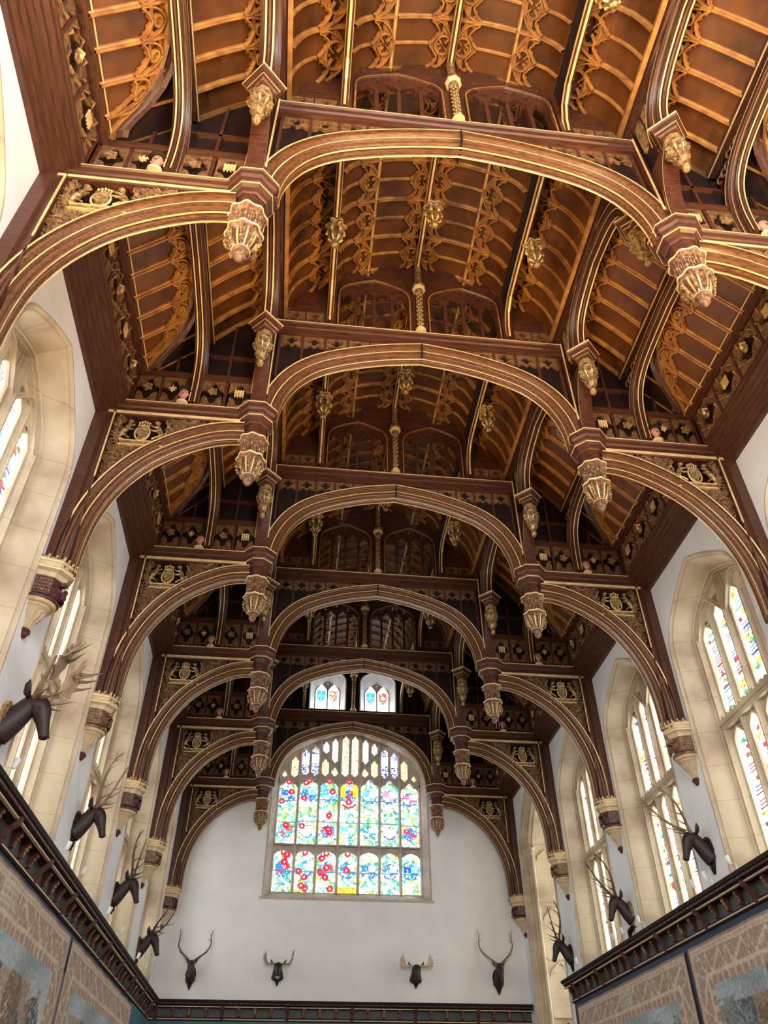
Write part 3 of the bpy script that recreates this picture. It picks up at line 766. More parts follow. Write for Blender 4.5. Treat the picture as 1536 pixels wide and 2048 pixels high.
# ------------------------------------------------------------------ wall-plate cornice with frieze of badges
def make_plate(y0, y1):
    e = empty('wall_plate_cornice')
    m = MB()
    P = [(6.3, 12.08), (6.02, 12.08), (6.0, 12.14), (5.94, 12.16), (5.925, 12.21), (5.87, 12.23), (5.855, 12.28), (5.80, 12.30), (5.79, 12.345), (5.73, 12.36), (5.715, 12.41), (5.64, 12.43), (5.63, 12.50), (5.60, 12.52), (5.60, 12.56), (6.3, 12.56)]
    k = len(P); m.add([(a, y, b) for y in (y0, y1) for a, b in P], [(i, (i+1) % k, k+(i+1) % k, k+i) for i in range(k)]+[tuple(range(k)), tuple(reversed(range(k, 2*k)))], WOODY)
    m.build('moulded_cornice', e)
    m = MB(); m.box(5.66, 5.75, y0, y1, 12.56, 13.4, DARK)
    m.build('frieze_backing', e)
    m = MB(); Q = [(5.75, 13.32), (5.56, 13.32), (5.55, 13.36), (5.48, 13.37), (5.46, 13.42), (5.43, 13.43), (5.43, 13.50), (5.75, 13.50)]
    k = len(Q); m.add([(a, y, b) for y in (y0, y1) for a, b in Q], [(i, (i+1) % k, k+(i+1) % k, k+i) for i in range(k)]+[tuple(range(k)), tuple(reversed(range(k, 2*k)))], WOODY)
    m.box(5.418, 5.434, y0, y1, 13.425, 13.45, GILT)
    m.build('upper_purlin', e)
    # carved badge panels, bay by bay
    for i in range(1, 7):
        a, b = YB[i]+.2, YB[i+1]-.2; n = 5; w = (b-a)/n
        m = MB(); gs = []
        for j in range(n):
            g = MB(); gs.append(((i+j) % 2, g))
            c0 = a+j*w; c1 = c0+w; cc = (c0+c1)/2
            out = [(c0+.04, 12.58), (c1-.04, 12.58), (c1-.04, 13.3), (c0+.04, 13.3)]
            hole = [(cc+.24*math.cos(t)*(1+.22*math.cos(4*t)), 12.94+.24*math.sin(t)*(1+.22*math.cos(4*t))) for t in [2*PI*q/20 for q in range(20)]]
            m.plate([out, hole], -.06, .0, YZ(5.66), CARV)
            m.box(5.585, 5.66, c1-.03, c1+.03, 12.56, 13.32, WOOD)
            for q in range(8):
                t = 2*PI*q/8; m.tube([(5.6, cc+.28*math.cos(t), 12.94+.28*math.sin(t)), (5.56, cc+.34*math.cos(t+.25), 12.94+.34*math.sin(t+.25)), (5.6, cc+.36*math.cos(t+.5), 12.94+.33*math.sin(t+.5))], [.012, .03, .006], CARV, 5)
            if (i+j) % 2:
                for q in range(4): g.box(5.55, 5.58, cc-.08+q*.05-.01, cc-.08+q*.05+.01, 12.83, 13.05, GILT); g.box(5.55, 5.575, cc-.1, cc+.1, 12.85+q*.055, 12.868+q*.055, GILT)
            else:
                g.ball((5.57, cc, 12.94), .09, OLDG, 10, 6, (.5, 1, 1.2)); g.ball((5.53, cc, 12.96), .04, GILT, 6, 5); g.tube([(5.56, cc-.09, 13.0), (5.52, cc, 13.06), (5.56, cc+.09, 13.0)], [.01, .03, .01], GILT, 5)
        f = m.build('badge_frieze', e)
        for t_, g in gs: g.build('portcullis_badge' if t_ else 'beast_badge', f)
    return e
pl = make_plate(YB[0], YEND)
tag(pl, 'dark moulded oak cornice with gilded badge frieze along the top of the right wall', 'cornice', 'oak cornices at the wall tops')
pr_ = copy_tree(pl); pr_.scale = (-1, 1, 1)
tag(pr_, 'dark moulded oak cornice with gilded badge frieze along the top of the left wall', 'cornice', 'oak cornices at the wall tops')

# ------------------------------------------------------------------ walls, floor
MIDS = [(YB[i]+YB[i+1])/2+(.26 if i < 6 else 0) for i in range(7)]
WW, WZS, WZA, WZ0 = 1.66, 10.2, 11.75, 5.62         # window opening on the wall face
ORI = (26.45, 1.75, 10.1, 12.02)                    # oriel arch: centre, half width, springing, apex
YBACK = YB[0]
def wall(name, sg, mids, oriel=False):
    m = MB()
    outer = [(YBACK, 0), (YEND+1.2, 0), (YEND+1.2, 13.4), (YBACK, 13.4)]
    holes = [arch_outline(WW, WZS, WZA, WZ0, 6, c) for c in mids]
    if oriel: holes.append(arch_outline(ORI[1], ORI[2], ORI[3], .0001, 7, ORI[0]))
    m.plate([outer]+holes, 0, .25*sg, YZ(sg*HW), PLAST)
    tag(m.build(name), kind='structure')
wall('wall_left', -1, MIDS)
wall('wall_right', 1, MIDS[:6], True)
m = MB(); m.box(-10, 11, YBACK-1, YEND+3, -.2, 0, FLOORM); tag(m.build('floor'), kind='structure')
m = MB(); m.box(-7, 7, YBACK-.3, YBACK, 0, 18.5, PLAST); tag(m.build('wall_back'), kind='structure')

# end wall with the great window and the two small ones
GW = (2.95, 12.45, 15.10, 8.6)
m = MB()
outer = [(-7, 0), (7, 0), (7, 18.6), (-7, 18.6)]
holes = [arch_outline(*[GW[i] for i in range(4)], 8), arch_outline(.72, 16.75, 17.33, 15.56, 5, -1.02), arch_outline(.72, 16.75, 17.33, 15.56, 5, 1.02)]
m.plate([outer]+holes, YEND, YEND+.35, XZ, ENDPL)
tag(m.build('wall_end'), kind='structure')
# dark oak boarding on the gable above the hammer level, around the windows
m = MB()
arcp = [(p.x-.1, p.y) for p in A_C]
g_out = [(3.3, 12.2), (5.6, 12.2), (5.6, 13.4), (4.45, 14.6), (3.36, 15.8), (2.9, 16.2), (2.4, 16.8), (1.95, 17.05), (1.5, 17.65), (1.1, 17.85), (.01, 18.1), (.01, 15.0)]
g_in = [(x, z) for x, z in reversed([(p.x, p.y+.05) for p in A_C])][1:]
poly = g_out+[(x, z) for x, z in g_in if z > 12.4]+[(3.1, 12.3)]
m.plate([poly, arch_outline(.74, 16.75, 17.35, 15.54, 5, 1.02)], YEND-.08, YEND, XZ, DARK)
for x in (2.2, 2.5, 2.8): m.box(x-.025, x+.025, YEND-.12, YEND-.08, 15.4, 16.3, WOOD)
quatre_frieze(m, .62, 2.98, 5, 14.62, 14.97, -.14+YEND, CARV, DARK)
for i in range(1, 6):
    x = .62+2.36*i/5; zz = arch_z(min(x, 2.9))
    if 14.95-zz > .2: m.box(x-.025, x+.025, YEND-.12, YEND-.05, zz, 14.95, WOOD)
gb = m.build('gable_panelling'); tag(gb, 'dark oak panelling on the end wall to the right of the gable centre', 'panelling', 'gable panelling')
gb2 = gb.copy(); col.objects.link(gb2); gb2.scale = (-1, 1, 1); tag(gb2, 'dark oak panelling on the end wall to the left of the gable centre', 'panelling', 'gable panelling')

# ------------------------------------------------------------------ windows
WH = (7.5, 7.8, 8.0)
def set_col(o, fn):
    me = o.data; at = me.color_attributes.new('Col', 'FLOAT_COLOR', 'POINT'); d = []
    for v in me.vertices: d += [*fn(v.co), 1.0]
    at.data.foreach_set('color', d)
def grid(name, x0, x1, z0, z1, nx, nz, fmap, mat, parent, fn):
    """a pane whose small quarries are each one flat colour"""
    vs = []; fs = []; cs = []
    for i in range(nx):
        for j in range(nz):
            a = x0+(x1-x0)*i/nx; b = x0+(x1-x0)*(i+1)/nx; c = z0+(z1-z0)*j/nz; d = z0+(z1-z0)*(j+1)/nz
            k = len(vs); vs += [fmap(a, c), fmap(b, c), fmap(b, d), fmap(a, d)]; fs.append((k, k+1, k+2, k+3))
            q = fn((i+.5)/nx, (j+.5)/nz); cs += [*q, 1.0]*4
    me = bpy.data.meshes.new(name); me.from_pydata(vs, [], fs); me.materials.append(mat)
    at = me.color_attributes.new('Col', 'FLOAT_COLOR', 'POINT'); at.data.foreach_set('color', cs)
    o = bpy.data.objects.new(name, me); col.objects.link(o); o.parent = parent
    return o
RED = (.9, .02, .05); BLU = (.02, .12, .95); GRN = (.03, .6, .25); YEL = (1.6, 1.05, .08); LEAD = (.05, .06, .07); CYA = (.1, 1.0, 1.25); PNK = (1.5, .5, .75)
def side_pane_fn(seed, dens):
    """clear leaded glass with painted shields, stripes and leaves; thin saddle bars across"""
    r = random.Random(seed); feats = []; v = .04
    while v < .92:
        t = r.random()
        if t < .3*dens:          # leafy green patch with a red or yellow piece beside it
            feats.append((r.uniform(.1, .6), v, r.uniform(.2, .3), .022, GRN, 'e')); feats.append((r.uniform(.5, .95), v+.02, r.uniform(.15, .25), .02, r.choice((RED, YEL, GRN)), 'e')); v += .06
        elif t < .5*dens:        # barry shield
            feats.append((.5, v+.03, .42, .045, r.choice((BLU, CYA, BLU, RED)), 's')); v += .11
        elif t < .62*dens:
            feats.append((r.uniform(.3, .7), v, .36, .028, r.choice((RED, BLU, YEL)), 'e')); v += .07
        else: v += r.uniform(.03, .07)
    feats.append((.5, .965, .22, .012, YEL, 'e'))
    def fn(u, v):
        k = (v*9+u*.0) % 1
        if k < .035: return LEAD
        for (a, b, w, h, c, q) in feats:
            if q == 'e' and ((u-a)/w)**2+((v-b)/h)**2 < 1: return c if r.random() < .9 else LEAD
            if q == 's' and abs(u-a) < w and abs(v-b) < h and int((v-b+1)*150) % 4 < 2: return c
        if r.random() < .045: return r.choice((LEAD, YEL, BLU, LEAD, PNK))
        return WH
    return fn
def great_fn(seed, kind):
    r = random.Random(seed)
    G = lambda: tuple(x*r.uniform(.6, 1.5) for x in r.choice(kind.get('pal', ((.25, 1.1, .75), (1.3, 1.5, 1.2), (.1, .8, .95), (1.6, 1.7, 1.5), (.12, .6, .28), (1.5, .95, .12), (5, 5.2, 5), (5, 5.2, 5), (8, 8, 8), (.5, 1.3, 1.3), (.08, .5, .3), (1.2, .9, .3)))))
    cache = {}
    def Q(u, v):
        k = (int(u*6.5+.7*math.sin(v*21)), int(v*kind['asp']*7+.7*math.sin(u*9)))
        if k not in cache: cache[k] = G()
        return tuple(x*r.uniform(.75, 1.2) for x in cache[k]) if r.random() < .85 else G()
    roses = []
    if kind['roses']:
        for _ in range(kind['roses']): roses.append((r.uniform(.2, .8), r.uniform(.05, .95)))
        roses.append((.5, .95))
    shields = kind['sh']
    def fn(u, v):
        asp = kind['asp']
        for l in kind['lines']:
            if abs(v-l) < .006: return (.1, .25, .3)
        if abs(u-.5) < .02: return (.5, .9, 1.0)
        for a, b in roses:
            d = math.hypot(u-a, (v-b)*asp)
            if d < .05: return (2.5, 2.2, 2.2)
            if d < .17: return (.9, .01, .05)
        for (b, h, c1, c2) in shields:
            dy = (v-b)*asp
            if abs(dy) < h and abs(u-.5) < .33*(1 if dy > -h*.2 else max(0, (dy+h)/(h*.8))):
                q = (u > .5) ^ (dy > 0); base = c1 if q else c2
                return base if r.random() < .88 else G()
            if abs(math.hypot((u-.5), dy)-h*1.15) < .05 and r.random() < .7: return (.08, .2, 1.1)
        return Q(u, v)
    return fn
def make_side_window(idx, sg, mid, seed):
    e = empty('window_%d' % idx, (sg*HW, mid, 0)); tag(e, kind='structure'); e.scale = (sg, 1, 1)
    # local: x outward from the wall face, y along wall
    m = MB()
    rings = [(0.0, WW+.0, WZS, WZA, WZ0), (-.02, WW-.02, WZS, WZA-.02, WZ0), (-.02, WW-.06, WZS-.0, WZA-.06, WZ0), (.05, WW-.09, WZS, WZA-.1, WZ0), (.05, WW-.12, WZS, WZA-.13, WZ0), (.09, WW-.14, WZS, WZA-.15, WZ0),
             (.46, WW-.26, WZS+.06, WZA-.33, WZ0+.22), (.44, WW-.28, WZS+.06, WZA-.35, WZ0+.22), (.46, WW-.31, WZS+.06, WZA-.38, WZ0+.24), (.52, WW-.31, WZS+.06, WZA-.38, WZ0+.26), (.52, WW-.34, WZS+.06, WZA-.41, WZ0+.28), (.62, WW-.36, WZS+.06, WZA-.43, WZ0+.3)]
    prev = None; n = 6; vs = []; k = 0
    for (d, w, zs, za, z0) in rings:
        o = arch_outline(w, zs, za, z0, n); k = len(o); vs += [(d, a, b) for a, b in o]
    m.add(vs, [(i*k+j, i*k+(j+1) % k, (i+1)*k+(j+1) % k, (i+1)*k+j) for i in range(len(rings)-1) for j in range(k)], STONE)
    m.build('splayed_reveal', e, SM)
    # tracery plate
    w = WW-.36; zs = WZS+.06; za = WZA-.43; z0 = WZ0+.3; wl = w*2/4
    arch = arch4(w, zs, za, 6)
    def az(x):
        x = abs(x)
        for p, q in zip(arch[:-1], arch[1:]):
            if q[0] <= x <= p[0]: return p[1]+(q[1]-p[1])*(p[0]-x)/max(1e-6, p[0]-q[0])
        return zs
    m = MB(); F = YZ(.62); lights = []; TOP = lambda i: 10.62 if i in (0, 3) else 10.82
    holes = []; zt = 8.42
    for i in range(4):
        l = -w+i*wl+.115; r_ = l+wl-.23; c = (l+r_)/2; hw_ = (r_-l)/2
        top = TOP(i)
        holes.append(arch_outline(hw_, top-.24, top, zt+.14, 4, c)); lights.append((l, r_, zt+.14, top))
        holes.append(arch_outline(hw_, zt-.36, zt-.12, z0+.03, 4, c)); lights.append((l, r_, z0+.03, zt-.12))
    # tracery eyelets between the heads and the arch (blind sunk panels in pale stone)
    sunk = []
    for i in range(4):
        c = -w+(i+.5)*wl; top = TOP(i)
        if i in (0, 3): sunk.append([(c-.1, top+.04), (c+.1, top+.04), (c+.08, top+.1), (c-.08, top+.1)])
        else: sunk.append([(c-.12, top+.03), (c+.12, top+.03), (c+.12, top+.2), (c-.12, top+.2)])
    outer = arch_outline(w+.2, zs+.1, za+.3, z0-.2, 5)
    m.plate([outer]+holes+sunk, 0, .1, F, STONE)
    m.plate([outer]+holes, .08, .1, F, STONE)
    # moulded mullions in front of the plate
    for i in range(0, 5):
        y = -w+i*wl; big = i in (0, 2, 4); d = .15 if big else .10; zt_ = az(min(abs(y), w-.02))-(.03 if i == 2 else .2 if i in (1, 3) else .0)
        pr = [(-.115, .0), (-.11, -.03), (-.07, -.035), (-.055, -d*.6), (-.03, -d*.75), (-.02, -d), (.02, -d), (.03, -d*.75), (.055, -d*.6), (.07, -.035), (.11, -.03), (.115, .0)]
        kk = len(pr)
        m.add([(.62+b, y+a, z) for z in (z0, zt_) for a, b in pr], [(q, q+1, kk+q+1, kk+q) for q in range(kk-1)], STONE)
    for c in (-wl, wl):     # sub-arches over each pair of lights
        sub = arch4(wl, 10.25, 11.12, 6)
        pth = [(c+a, min(b, az(c+a)-.03)) for a, b in sub]+[(c-a, min(b, az(c-a)-.03)) for a, b in reversed(sub[:-1])]
        m.sweep(pth, [(.05, .0), (.045, -.04), (.02, -.05), (.015, -.11), (-.015, -.11), (-.02, -.05), (-.045, -.04), (-.05, .0)], F, STONE, closed=True)
    for i in range(4):      # raised heads round each light
        for (l, r_, a, b) in lights[2*i:2*i+2]:
            o = arch_outline((r_-l)/2+.02, b-.24, b+.02, a, 4, (l+r_)/2)
            m.sweep(o, [(.04, .0), (.03, -.035), (-.005, -.04), (-.022, .0)], F, STONE)
    tr = m.build('stone_tracery', e, SM)
    m = MB(); m.box(.48, .7, -w, w, zt-.08, zt+.08, STONE); m.box(.43, .5, -w, w, zt+.01, zt+.09, STONE)
    for i in range(14): y = -w+.06+i*(2*w-.12)/14; m.box(.43, .5, y, y+.1, zt+.09, zt+.14, STONE)
    m.build('battlemented_transom', e)
    m = MB(); m.add([(0, -WW, WZ0-.03), (0, WW, WZ0-.03), (.62, w, z0+.02), (.62, -w, z0+.02)], [(0, 1, 2, 3)], STONE); m.box(.62, .8, -w, w, z0-.3, z0+.02, STONE)
    m.build('sloping_sill', e)
    for q, (l, r_, a, b) in enumerate(lights):
        grid('glass_pane', l-.03, r_+.03, a-.03, b+.03, 12, int((b-a)/.032), lambda y, z: (.705, y, z), GLASS, e, side_pane_fn(seed*31+q, 1.6 if q % 8 in (6, 7, 4, 5) else 1.1))
    return e
wi = 1
for i, md in enumerate(MIDS):
    make_side_window(wi, -1, md, i+1); wi += 1
for i, md in enumerate(MIDS[:6]):
    make_side_window(wi, 1, md, i+20); wi += 1

# window in the wall behind the viewer
e = empty('window_%d' % wi, (0, YBACK, 0)); wi += 1; tag(e, kind='structure')
m = MB(); o_ = arch_outline(2.9, 12.6, 15.1, 6.6, 6); i_ = [arch_outline(.36, 13.0, 13.3, 6.9, 3, -2.34+.78*q) for q in range(7)]
m.plate([o_]+i_, .0, .12, XZ, STONEG); m.build('stone_tracery', e)
for q in range(7):
    grid('glass_pane', -2.34+.78*q-.38, -2.34+.78*q+.38, 6.85, 13.35, 8, 70, lambda x, z: (x, .06, z), GLASS, e, lambda u, v: (13, 13.2, 13.4) if (v*9) % 1 > .04 else LEAD)
# great east window
e = empty('window_%d' % wi, (0, YEND, 0)); wi += 1; tag(e, kind='structure')
m = MB(); vs = []; n = 8
rings = [(-.01, 2.95, 12.45, 15.10, 8.58), (0, 2.90, 12.45, 15.06, 8.6), (.08, 2.86, 12.5, 15.02, 8.62), (.12, 2.86, 12.5, 15.02, 8.62), (.45, 2.70, 12.7, 14.84, 8.84), (.5, 2.70, 12.7, 14.84, 8.84)]
for (d, w, zs, za, z0) in rings:
    o = arch_outline(w, zs, za, z0, n); k = len(o); vs += [(a, d, b) for a, b in o]
m.add(vs, [(i*k+j, i*k+(j+1) % k, (i+1)*k+(j+1) % k, (i+1)*k+j) for i in range(len(rings)-1) for j in range(k)], STONEG)
m.build('moulded_reveal', e, SM)
w, zs, za, z0 = 2.70, 12.7, 14.84, 8.84; arch = arch4(w, zs, za, 8)
def gz(x):
    x = abs(x)
    for p, q in zip(arch[:-1], arch[1:]):
        if q[0] <= x <= p[0]: return p[1]+(q[1]-p[1])*(p[0]-x)/max(1e-6, p[0]-q[0])
    return zs
wl = 2*w/7; holes = []; panes = []; zt = 10.42; zh = 12.98
outer = [(w+.03, z0)]+[(a, b+.03) for a, b in arch]+[(-a, b+.03) for a, b in reversed(arch[:-1])]+[(-w-.03, z0)]
for i in range(7):
    l = -w+i*wl+.055; r_ = l+wl-.11; c = (l+r_)/2; hw_ = (r_-l)/2
    holes.append(arch_outline(hw_, zt-.36, zt-.14, z0+.05, 4, c)); panes.append((l, r_, z0+.05, zt-.14, 0, i))
    top = zh-(.08 if i in (0, 6) else 0)
    holes.append([(l, zt+.1), (r_, zt+.1), (r_, top-.32), (c+hw_*.75, top-.22), (c+hw_*.45, top-.2), (c+hw_*.3, top-.08), (c, top), (c-hw_*.3, top-.08), (c-hw_*.45, top-.2), (c-hw_*.75, top-.22), (l, top-.32)]); panes.append((l, r_, zt+.1, top, 1, i))
# upper tracery lights: two narrow ones over each main light, clipped by the arch
UP = []
def uplight(c, hw_, zb, zt_, i):
    zt_ = min(zt_, gz(abs(c))-.07, gz(min(w-.01, abs(c)+hw_*.8))-.03)
    if zt_-zb < .2: return
    holes.append([(c-hw_, zb+.12), (c, zb), (c+hw_, zb+.12), (c+hw_, zt_-.15), (c+hw_*.55, zt_-.11), (c+hw_*.3, zt_-.04), (c, zt_), (c-hw_*.3, zt_-.04), (c-hw_*.55, zt_-.11), (c-hw_, zt_-.15)]); UP.append((c-hw_, c+hw_, zb, zt_, i))
for i in range(7):
    for s in (-1, 1):
        c = -w+(i+.5)*wl+s*wl*.24
        inner = (s > 0) == (i < 3)
        top = {0: (13.45, 13.85), 1: (14.2, 14.25), 2: (13.75, 13.42), 3: (14.75, 14.75)}[min(i, 6-i)][1 if inner else 0]
        uplight(c, wl*.175, zh+.06 if i not in (0, 6) else zh-.04, top, i)
for s in (-1, 1):     # clear pairs above the third and fifth lights
    uplight(s*wl*1.24, wl*.15, 13.92, 14.52, 9); uplight(s*wl*.78, wl*.15, 13.56, 14.6, 9)
m = MB(); m.plate([outer]+holes, .50, .60, XZ, STONEG)
for i in range(8):
    x = -w+i*wl; big = i in (3, 4); zz = gz(min(abs(x), w-.03)); d = .1 if big else .08
    pr = [(-.05, .52), (-.045, .50-d*.5), (-.02, .50-d), (.02, .50-d), (.045, .50-d*.5), (.05, .52)]; kk = len(pr)
    m.add([(x+a, b, z) for z in (z0, zz) for a, b in pr], [(q, q+1, kk+q+1, kk+q) for q in range(kk-1)], STONEG)
for s in (-1, 1):     # great intersecting sub-arches
    sub = arch4(wl*1.5, 12.95, 14.35, 6, r1=wl*1.1); c = s*wl*2
    pth = [(c+a, b) for a, b in sub]+[(c-a, b) for a, b in reversed(sub[:-1])]
    pth = [(a, min(b, gz(a)-.02)) for a, b in pth]
    m.sweep(pth, [(.05, .52), (.03, .42), (-.03, .42), (-.05, .52)], XZ, STONEG)
for (l, r_, a, b, t_, i) in panes:
    m.box(l, r_, .44, .56, b+.1 if t_ == 0 else a-.1, b+.16 if t_ == 0 else a-.04, STONEG)
m.build('stone_tracery', e, SM)
m = MB(); m.add([(-2.9, 0, 8.6), (2.9, 0, 8.6), (2.66, .5, 8.84), (-2.66, .5, 8.84)], [(0, 1, 2, 3)], STONEG); m.box(-3.02, 3.02, -.03, .05, 8.52, 8.6, STONEG); m.build('sloping_sill', e)
cA = ((.05, .35, 1.4), (2.6, 2.4, 2.2)); 
for q, (l, r_, a, b, t_, i) in enumerate(panes):
    rs = {0: (3, 4, 5, 1, 0, 0, 0), 1: (3, 3, 4, 1, 0, 0, 0)}[t_][i]
    if t_ == 0: sh = [(.55, .3, *[( (.05, .3, 1.2), (.9, .05, .1)), ((.2, 1.4, 1.5), (2.6, 2.6, 2.6)), ((.1, .5, 1.3), (1.2, .08, .12)), ((.05, .3, 1.2), (1.9, .9, .9)), ((.05, .3, 1.3), (.9, 1.2, 1.4)), ((.1, .35, 1.2), (.9, 1.5, 1.8)), ((.03, .12, .8), (.3, 1.2, 1.6))][i])]
    else: sh = [(.73, .3, *[((.03, .2, 1.0), (.5, 1.6, 1.9)), ((.03, .25, 1.1), (.3, 1.3, 1.6)), ((.1, .7, 1.5), (1.8, 2.4, 2.6)), ((.03, .2, .8), (1.0, .05, .08)), ((.2, .8, 1.5), (2.2, 2.4, 2.4)), ((1.4, .4, .8), (2.8, 2.6, 2.8)), ((1.0, .2, .5), (2.5, 2.2, 2.6))][i]),
                    (.2, .26, *[((.1, .7, 1.4), (.9, .1, .1)), ((2.5, 2.6, 2.6), (1.2, 1.8, .9)), ((.8, .04, .2), (.1, .3, 1.2)), ((.2, 1.4, 1.8), (2.8, 2.8, 2.8)), ((.05, .4, 1.2), (2.5, 2.6, 2.6)), ((2.7, 2.5, 1.8), (2.4, 2.6, 2.4)), ((.9, .05, .2), (.05, .35, 1.0))][i])]
    kd = dict(roses=rs, sh=sh, asp=(b-a)/(r_-l), lines=(.33, .66) if t_ else (.5, .85))
    fn = great_fn(q+5, kd)
    if i == 3:
        f0 = fn
        def fn(u, v, f0=f0, t_=t_, rr=random.Random(8)):
            if t_ == 0 and v < .17: return (1.8, 1.15, .05) if rr.random() < .85 else (.3, .2, .05)
            if t_ == 1 and .72 < v < .9 and not .3 < u < .7: return (1.7, 1.0, .05)
            if t_ == 1 and .56 < v < .62 and abs(v-.56-.1*(u-.5)**2*4) < .018: return (.95, .03, .05)
            return f0(u, v)
    grid('glass_pane', l-.03, r_+.03, a-.03, b+.03, 20, int((b-a)/.035), lambda x, z: (x, .59, z), GLASS, e, fn)
for q, (l, r_, a, b, i) in enumerate(UP):
    base = {0: (1.25, 1.1, .55), 1: (.7, .9, 2.6), 2: (1.25, 1.1, .6), 3: (1.4, 1.25, .75), 4: (1.25, 1.1, .6), 5: (.7, .9, 2.6), 6: (1.25, 1.1, .55), 9: (2, 2.1, 2.2)}[i]
    rr = random.Random(q)
    def fn(u, v, base=base, i=i, rr=rr):
        if i in (1, 5): return (2.8, 2.9, 3) if rr.random() < .5 or .15 > abs(v-.6) else (.06, .1, .9)
        if rr.random() < .12: return (.5, .4, .25)
        return tuple(x*rr.uniform(.8, 1.15) for x in base)
    grid('glass_pane', l-.02, r_+.02, a-.02, b+.02, 7, max(6, int((b-a)/.04)), lambda x, z: (x, .59, z), GLASS, e, fn)
# two small gable windows
for cx in (-1.02, 1.02):
    e = empty('window_%d' % wi, (cx, YEND, 0)); wi += 1; tag(e, kind='structure')
    m = MB(); vs = []
    for (d, w_, zs_, za_, z0_) in ((-.1, .74, 16.75, 17.35, 15.54), (-.06, .70, 16.73, 17.3, 15.56), (.0, .70, 16.73, 17.3, 15.56), (.35, .52, 16.5, 16.98, 15.62)):
        o = arch_outline(w_, zs_, za_, z0_, 5); k = len(o); vs += [(a, d, b) for a, b in o]
    m.add(vs, [(i*k+j, i*k+(j+1) % k, (i+1)*k+(j+1) % k, (i+1)*k+j) for i in range(3) for j in range(k)], PLAST)
    m.build('splayed_reveal', e, SM)
    m = MB(); out = arch_outline(.54, 16.5, 17.0, 15.6, 5)
    m.plate([out, arch_outline(.225, 16.52, 16.86, 15.63, 5, -.25, .2), arch_outline(.225, 16.52, 16.86, 15.63, 5, .25, .2), circ(0, 16.88, .035, 6)], .35, .42, XZ, STONEG); m.build('stone_tracery', e)
    for q, s in enumerate((-1, 1)):
        rr = random.Random(q+int(cx*7))
        def fn(u, v, s=s, rr=rr):
            if abs(v-.55) < .23 and abs(u-.5) < .40*(1 if v > .5 else max(0, (v-.32)/.18)):
                return ((.05, .5, 1.3) if rr.random() < .8 and abs(u-.5) > .07 and abs(v-.58) > .03 else (.3, .9, 1.3)) if s < 0 else ((1.0, .1, .08) if rr.random() < .55 else (2.2, 1.2, .9))
            return (6, 6.3, 6.6)
        grid('glass_pane', s*.255-.22, s*.255+.22, 15.62, 16.9, 12, 26, lambda x, z: (x, .41, z), GLASS, e, fn)

# ------------------------------------------------------------------ oriel bay beyond the right wall
oc, ow, ozs, oza = ORI
e = empty('trim_oriel', (0, 0, 0)); tag(e, kind='structure')
m = MB(); vs = []
rings = [(6.1, ow), (6.07, ow-.02), (6.07, ow-.1), (6.13, ow-.13), (6.13, ow-.2), (6.2, ow-.2), (6.22, ow-.27), (6.28, ow-.27), (6.3, ow-.36), (6.4, ow-.38), (6.42, ow-.42), (9.6, ow-.42)]
for (x, w_) in rings:
    dz = (ow-w_); o = arch_outline(w_, ozs-dz*.2, oza-dz*1.1, 0, 7, oc); k = len(o); vs += [(x, a, b) for a, b in o]
m.add(vs, [(i*k+j, i*k+(j+1) % k, (i+1)*k+(j+1) % k, (i+1)*k+j) for i in range(len(rings)-1) for j in range(k)], STONE)
m.build('moulded_arch', e, SM)
m = MB(); yj = oc+ow-.42
# blind panels on the far jamb
for x0, x1 in ((6.5, 7.25), (7.35, 8.1), (8.2, 8.95)):
    m.box(x0-.07, x0-.02, yj-.05, yj, 0, 10.3, STONE); m.box(x1+.0, x1+.05, yj-.05, yj, 0, 10.3, STONE)
    for zt_ in (10.1, 8.2, 6.6, 5.0, 3.4):
        m.box(x0-.05, x1+.04, yj-.07, yj, zt_+.06, zt_+.12, STONE)
        o = arch4((x1-x0)/2, zt_-.4, zt_, 4); c = (x0+x1)/2
        m.sweep([(c+a, b) for a, b in o]+[(c-a, b) for a, b in reversed(o[:-1])], [(.03, yj-.05), (.0, yj-.05), (.0, yj+.01), (.03, yj+.01)], XZ, STONE)
for yy, r_ in ((yj+.42, .05), (yj+.28, .06), (yj+.12, .05), (yj+.02, .07)):
    x = 6.08+(yj+.42-yy)*.75
    m.lathe([(r_, 0), (r_, 9.9), (r_*1.6, 9.95), (r_*1.2, 10.02), (r_*1.8, 10.12), (r_, 10.14)], (x, yy-.02, 0), STONE, 8)
m.build('panelled_jamb', e)
m = MB()          # fan vault ribs springing from the far jamb
for cy, cx_ in ((yj, 7.95),):
    for j in range(9):
        a = PI+PI*j/8
        pts = [(cx_+math.cos(a)*r, cy+math.sin(a)*r, z) for r, z in ((.05, 10.15), (.2, 10.8), (.5, 11.3), (.95, 11.62), (1.5, 11.75))]
        m.tube(pts, .035, STONE, 5)
    m.lathe([(.02, 0), (.16, .65), (.45, 1.13), (.9, 1.45), (1.5, 1.6)], (cx_, cy, 10.15), STONE, 16, cap=False)
m.build('fan_vault', e, SM)
m = MB(); m.box(9.55, 9.75, oc-ow, oc+ow, 0, 12.5, STONE); m.build('back_wall', e)
for q in range(3):
    y0_ = oc-1.15+q*.8
    grid('glass_pane', y0_, y0_+.66, 4.5, 10.6, 8, 80, lambda y, z: (9.54, y, z), GLASS, e, side_pane_fn(200+q, 1.0))

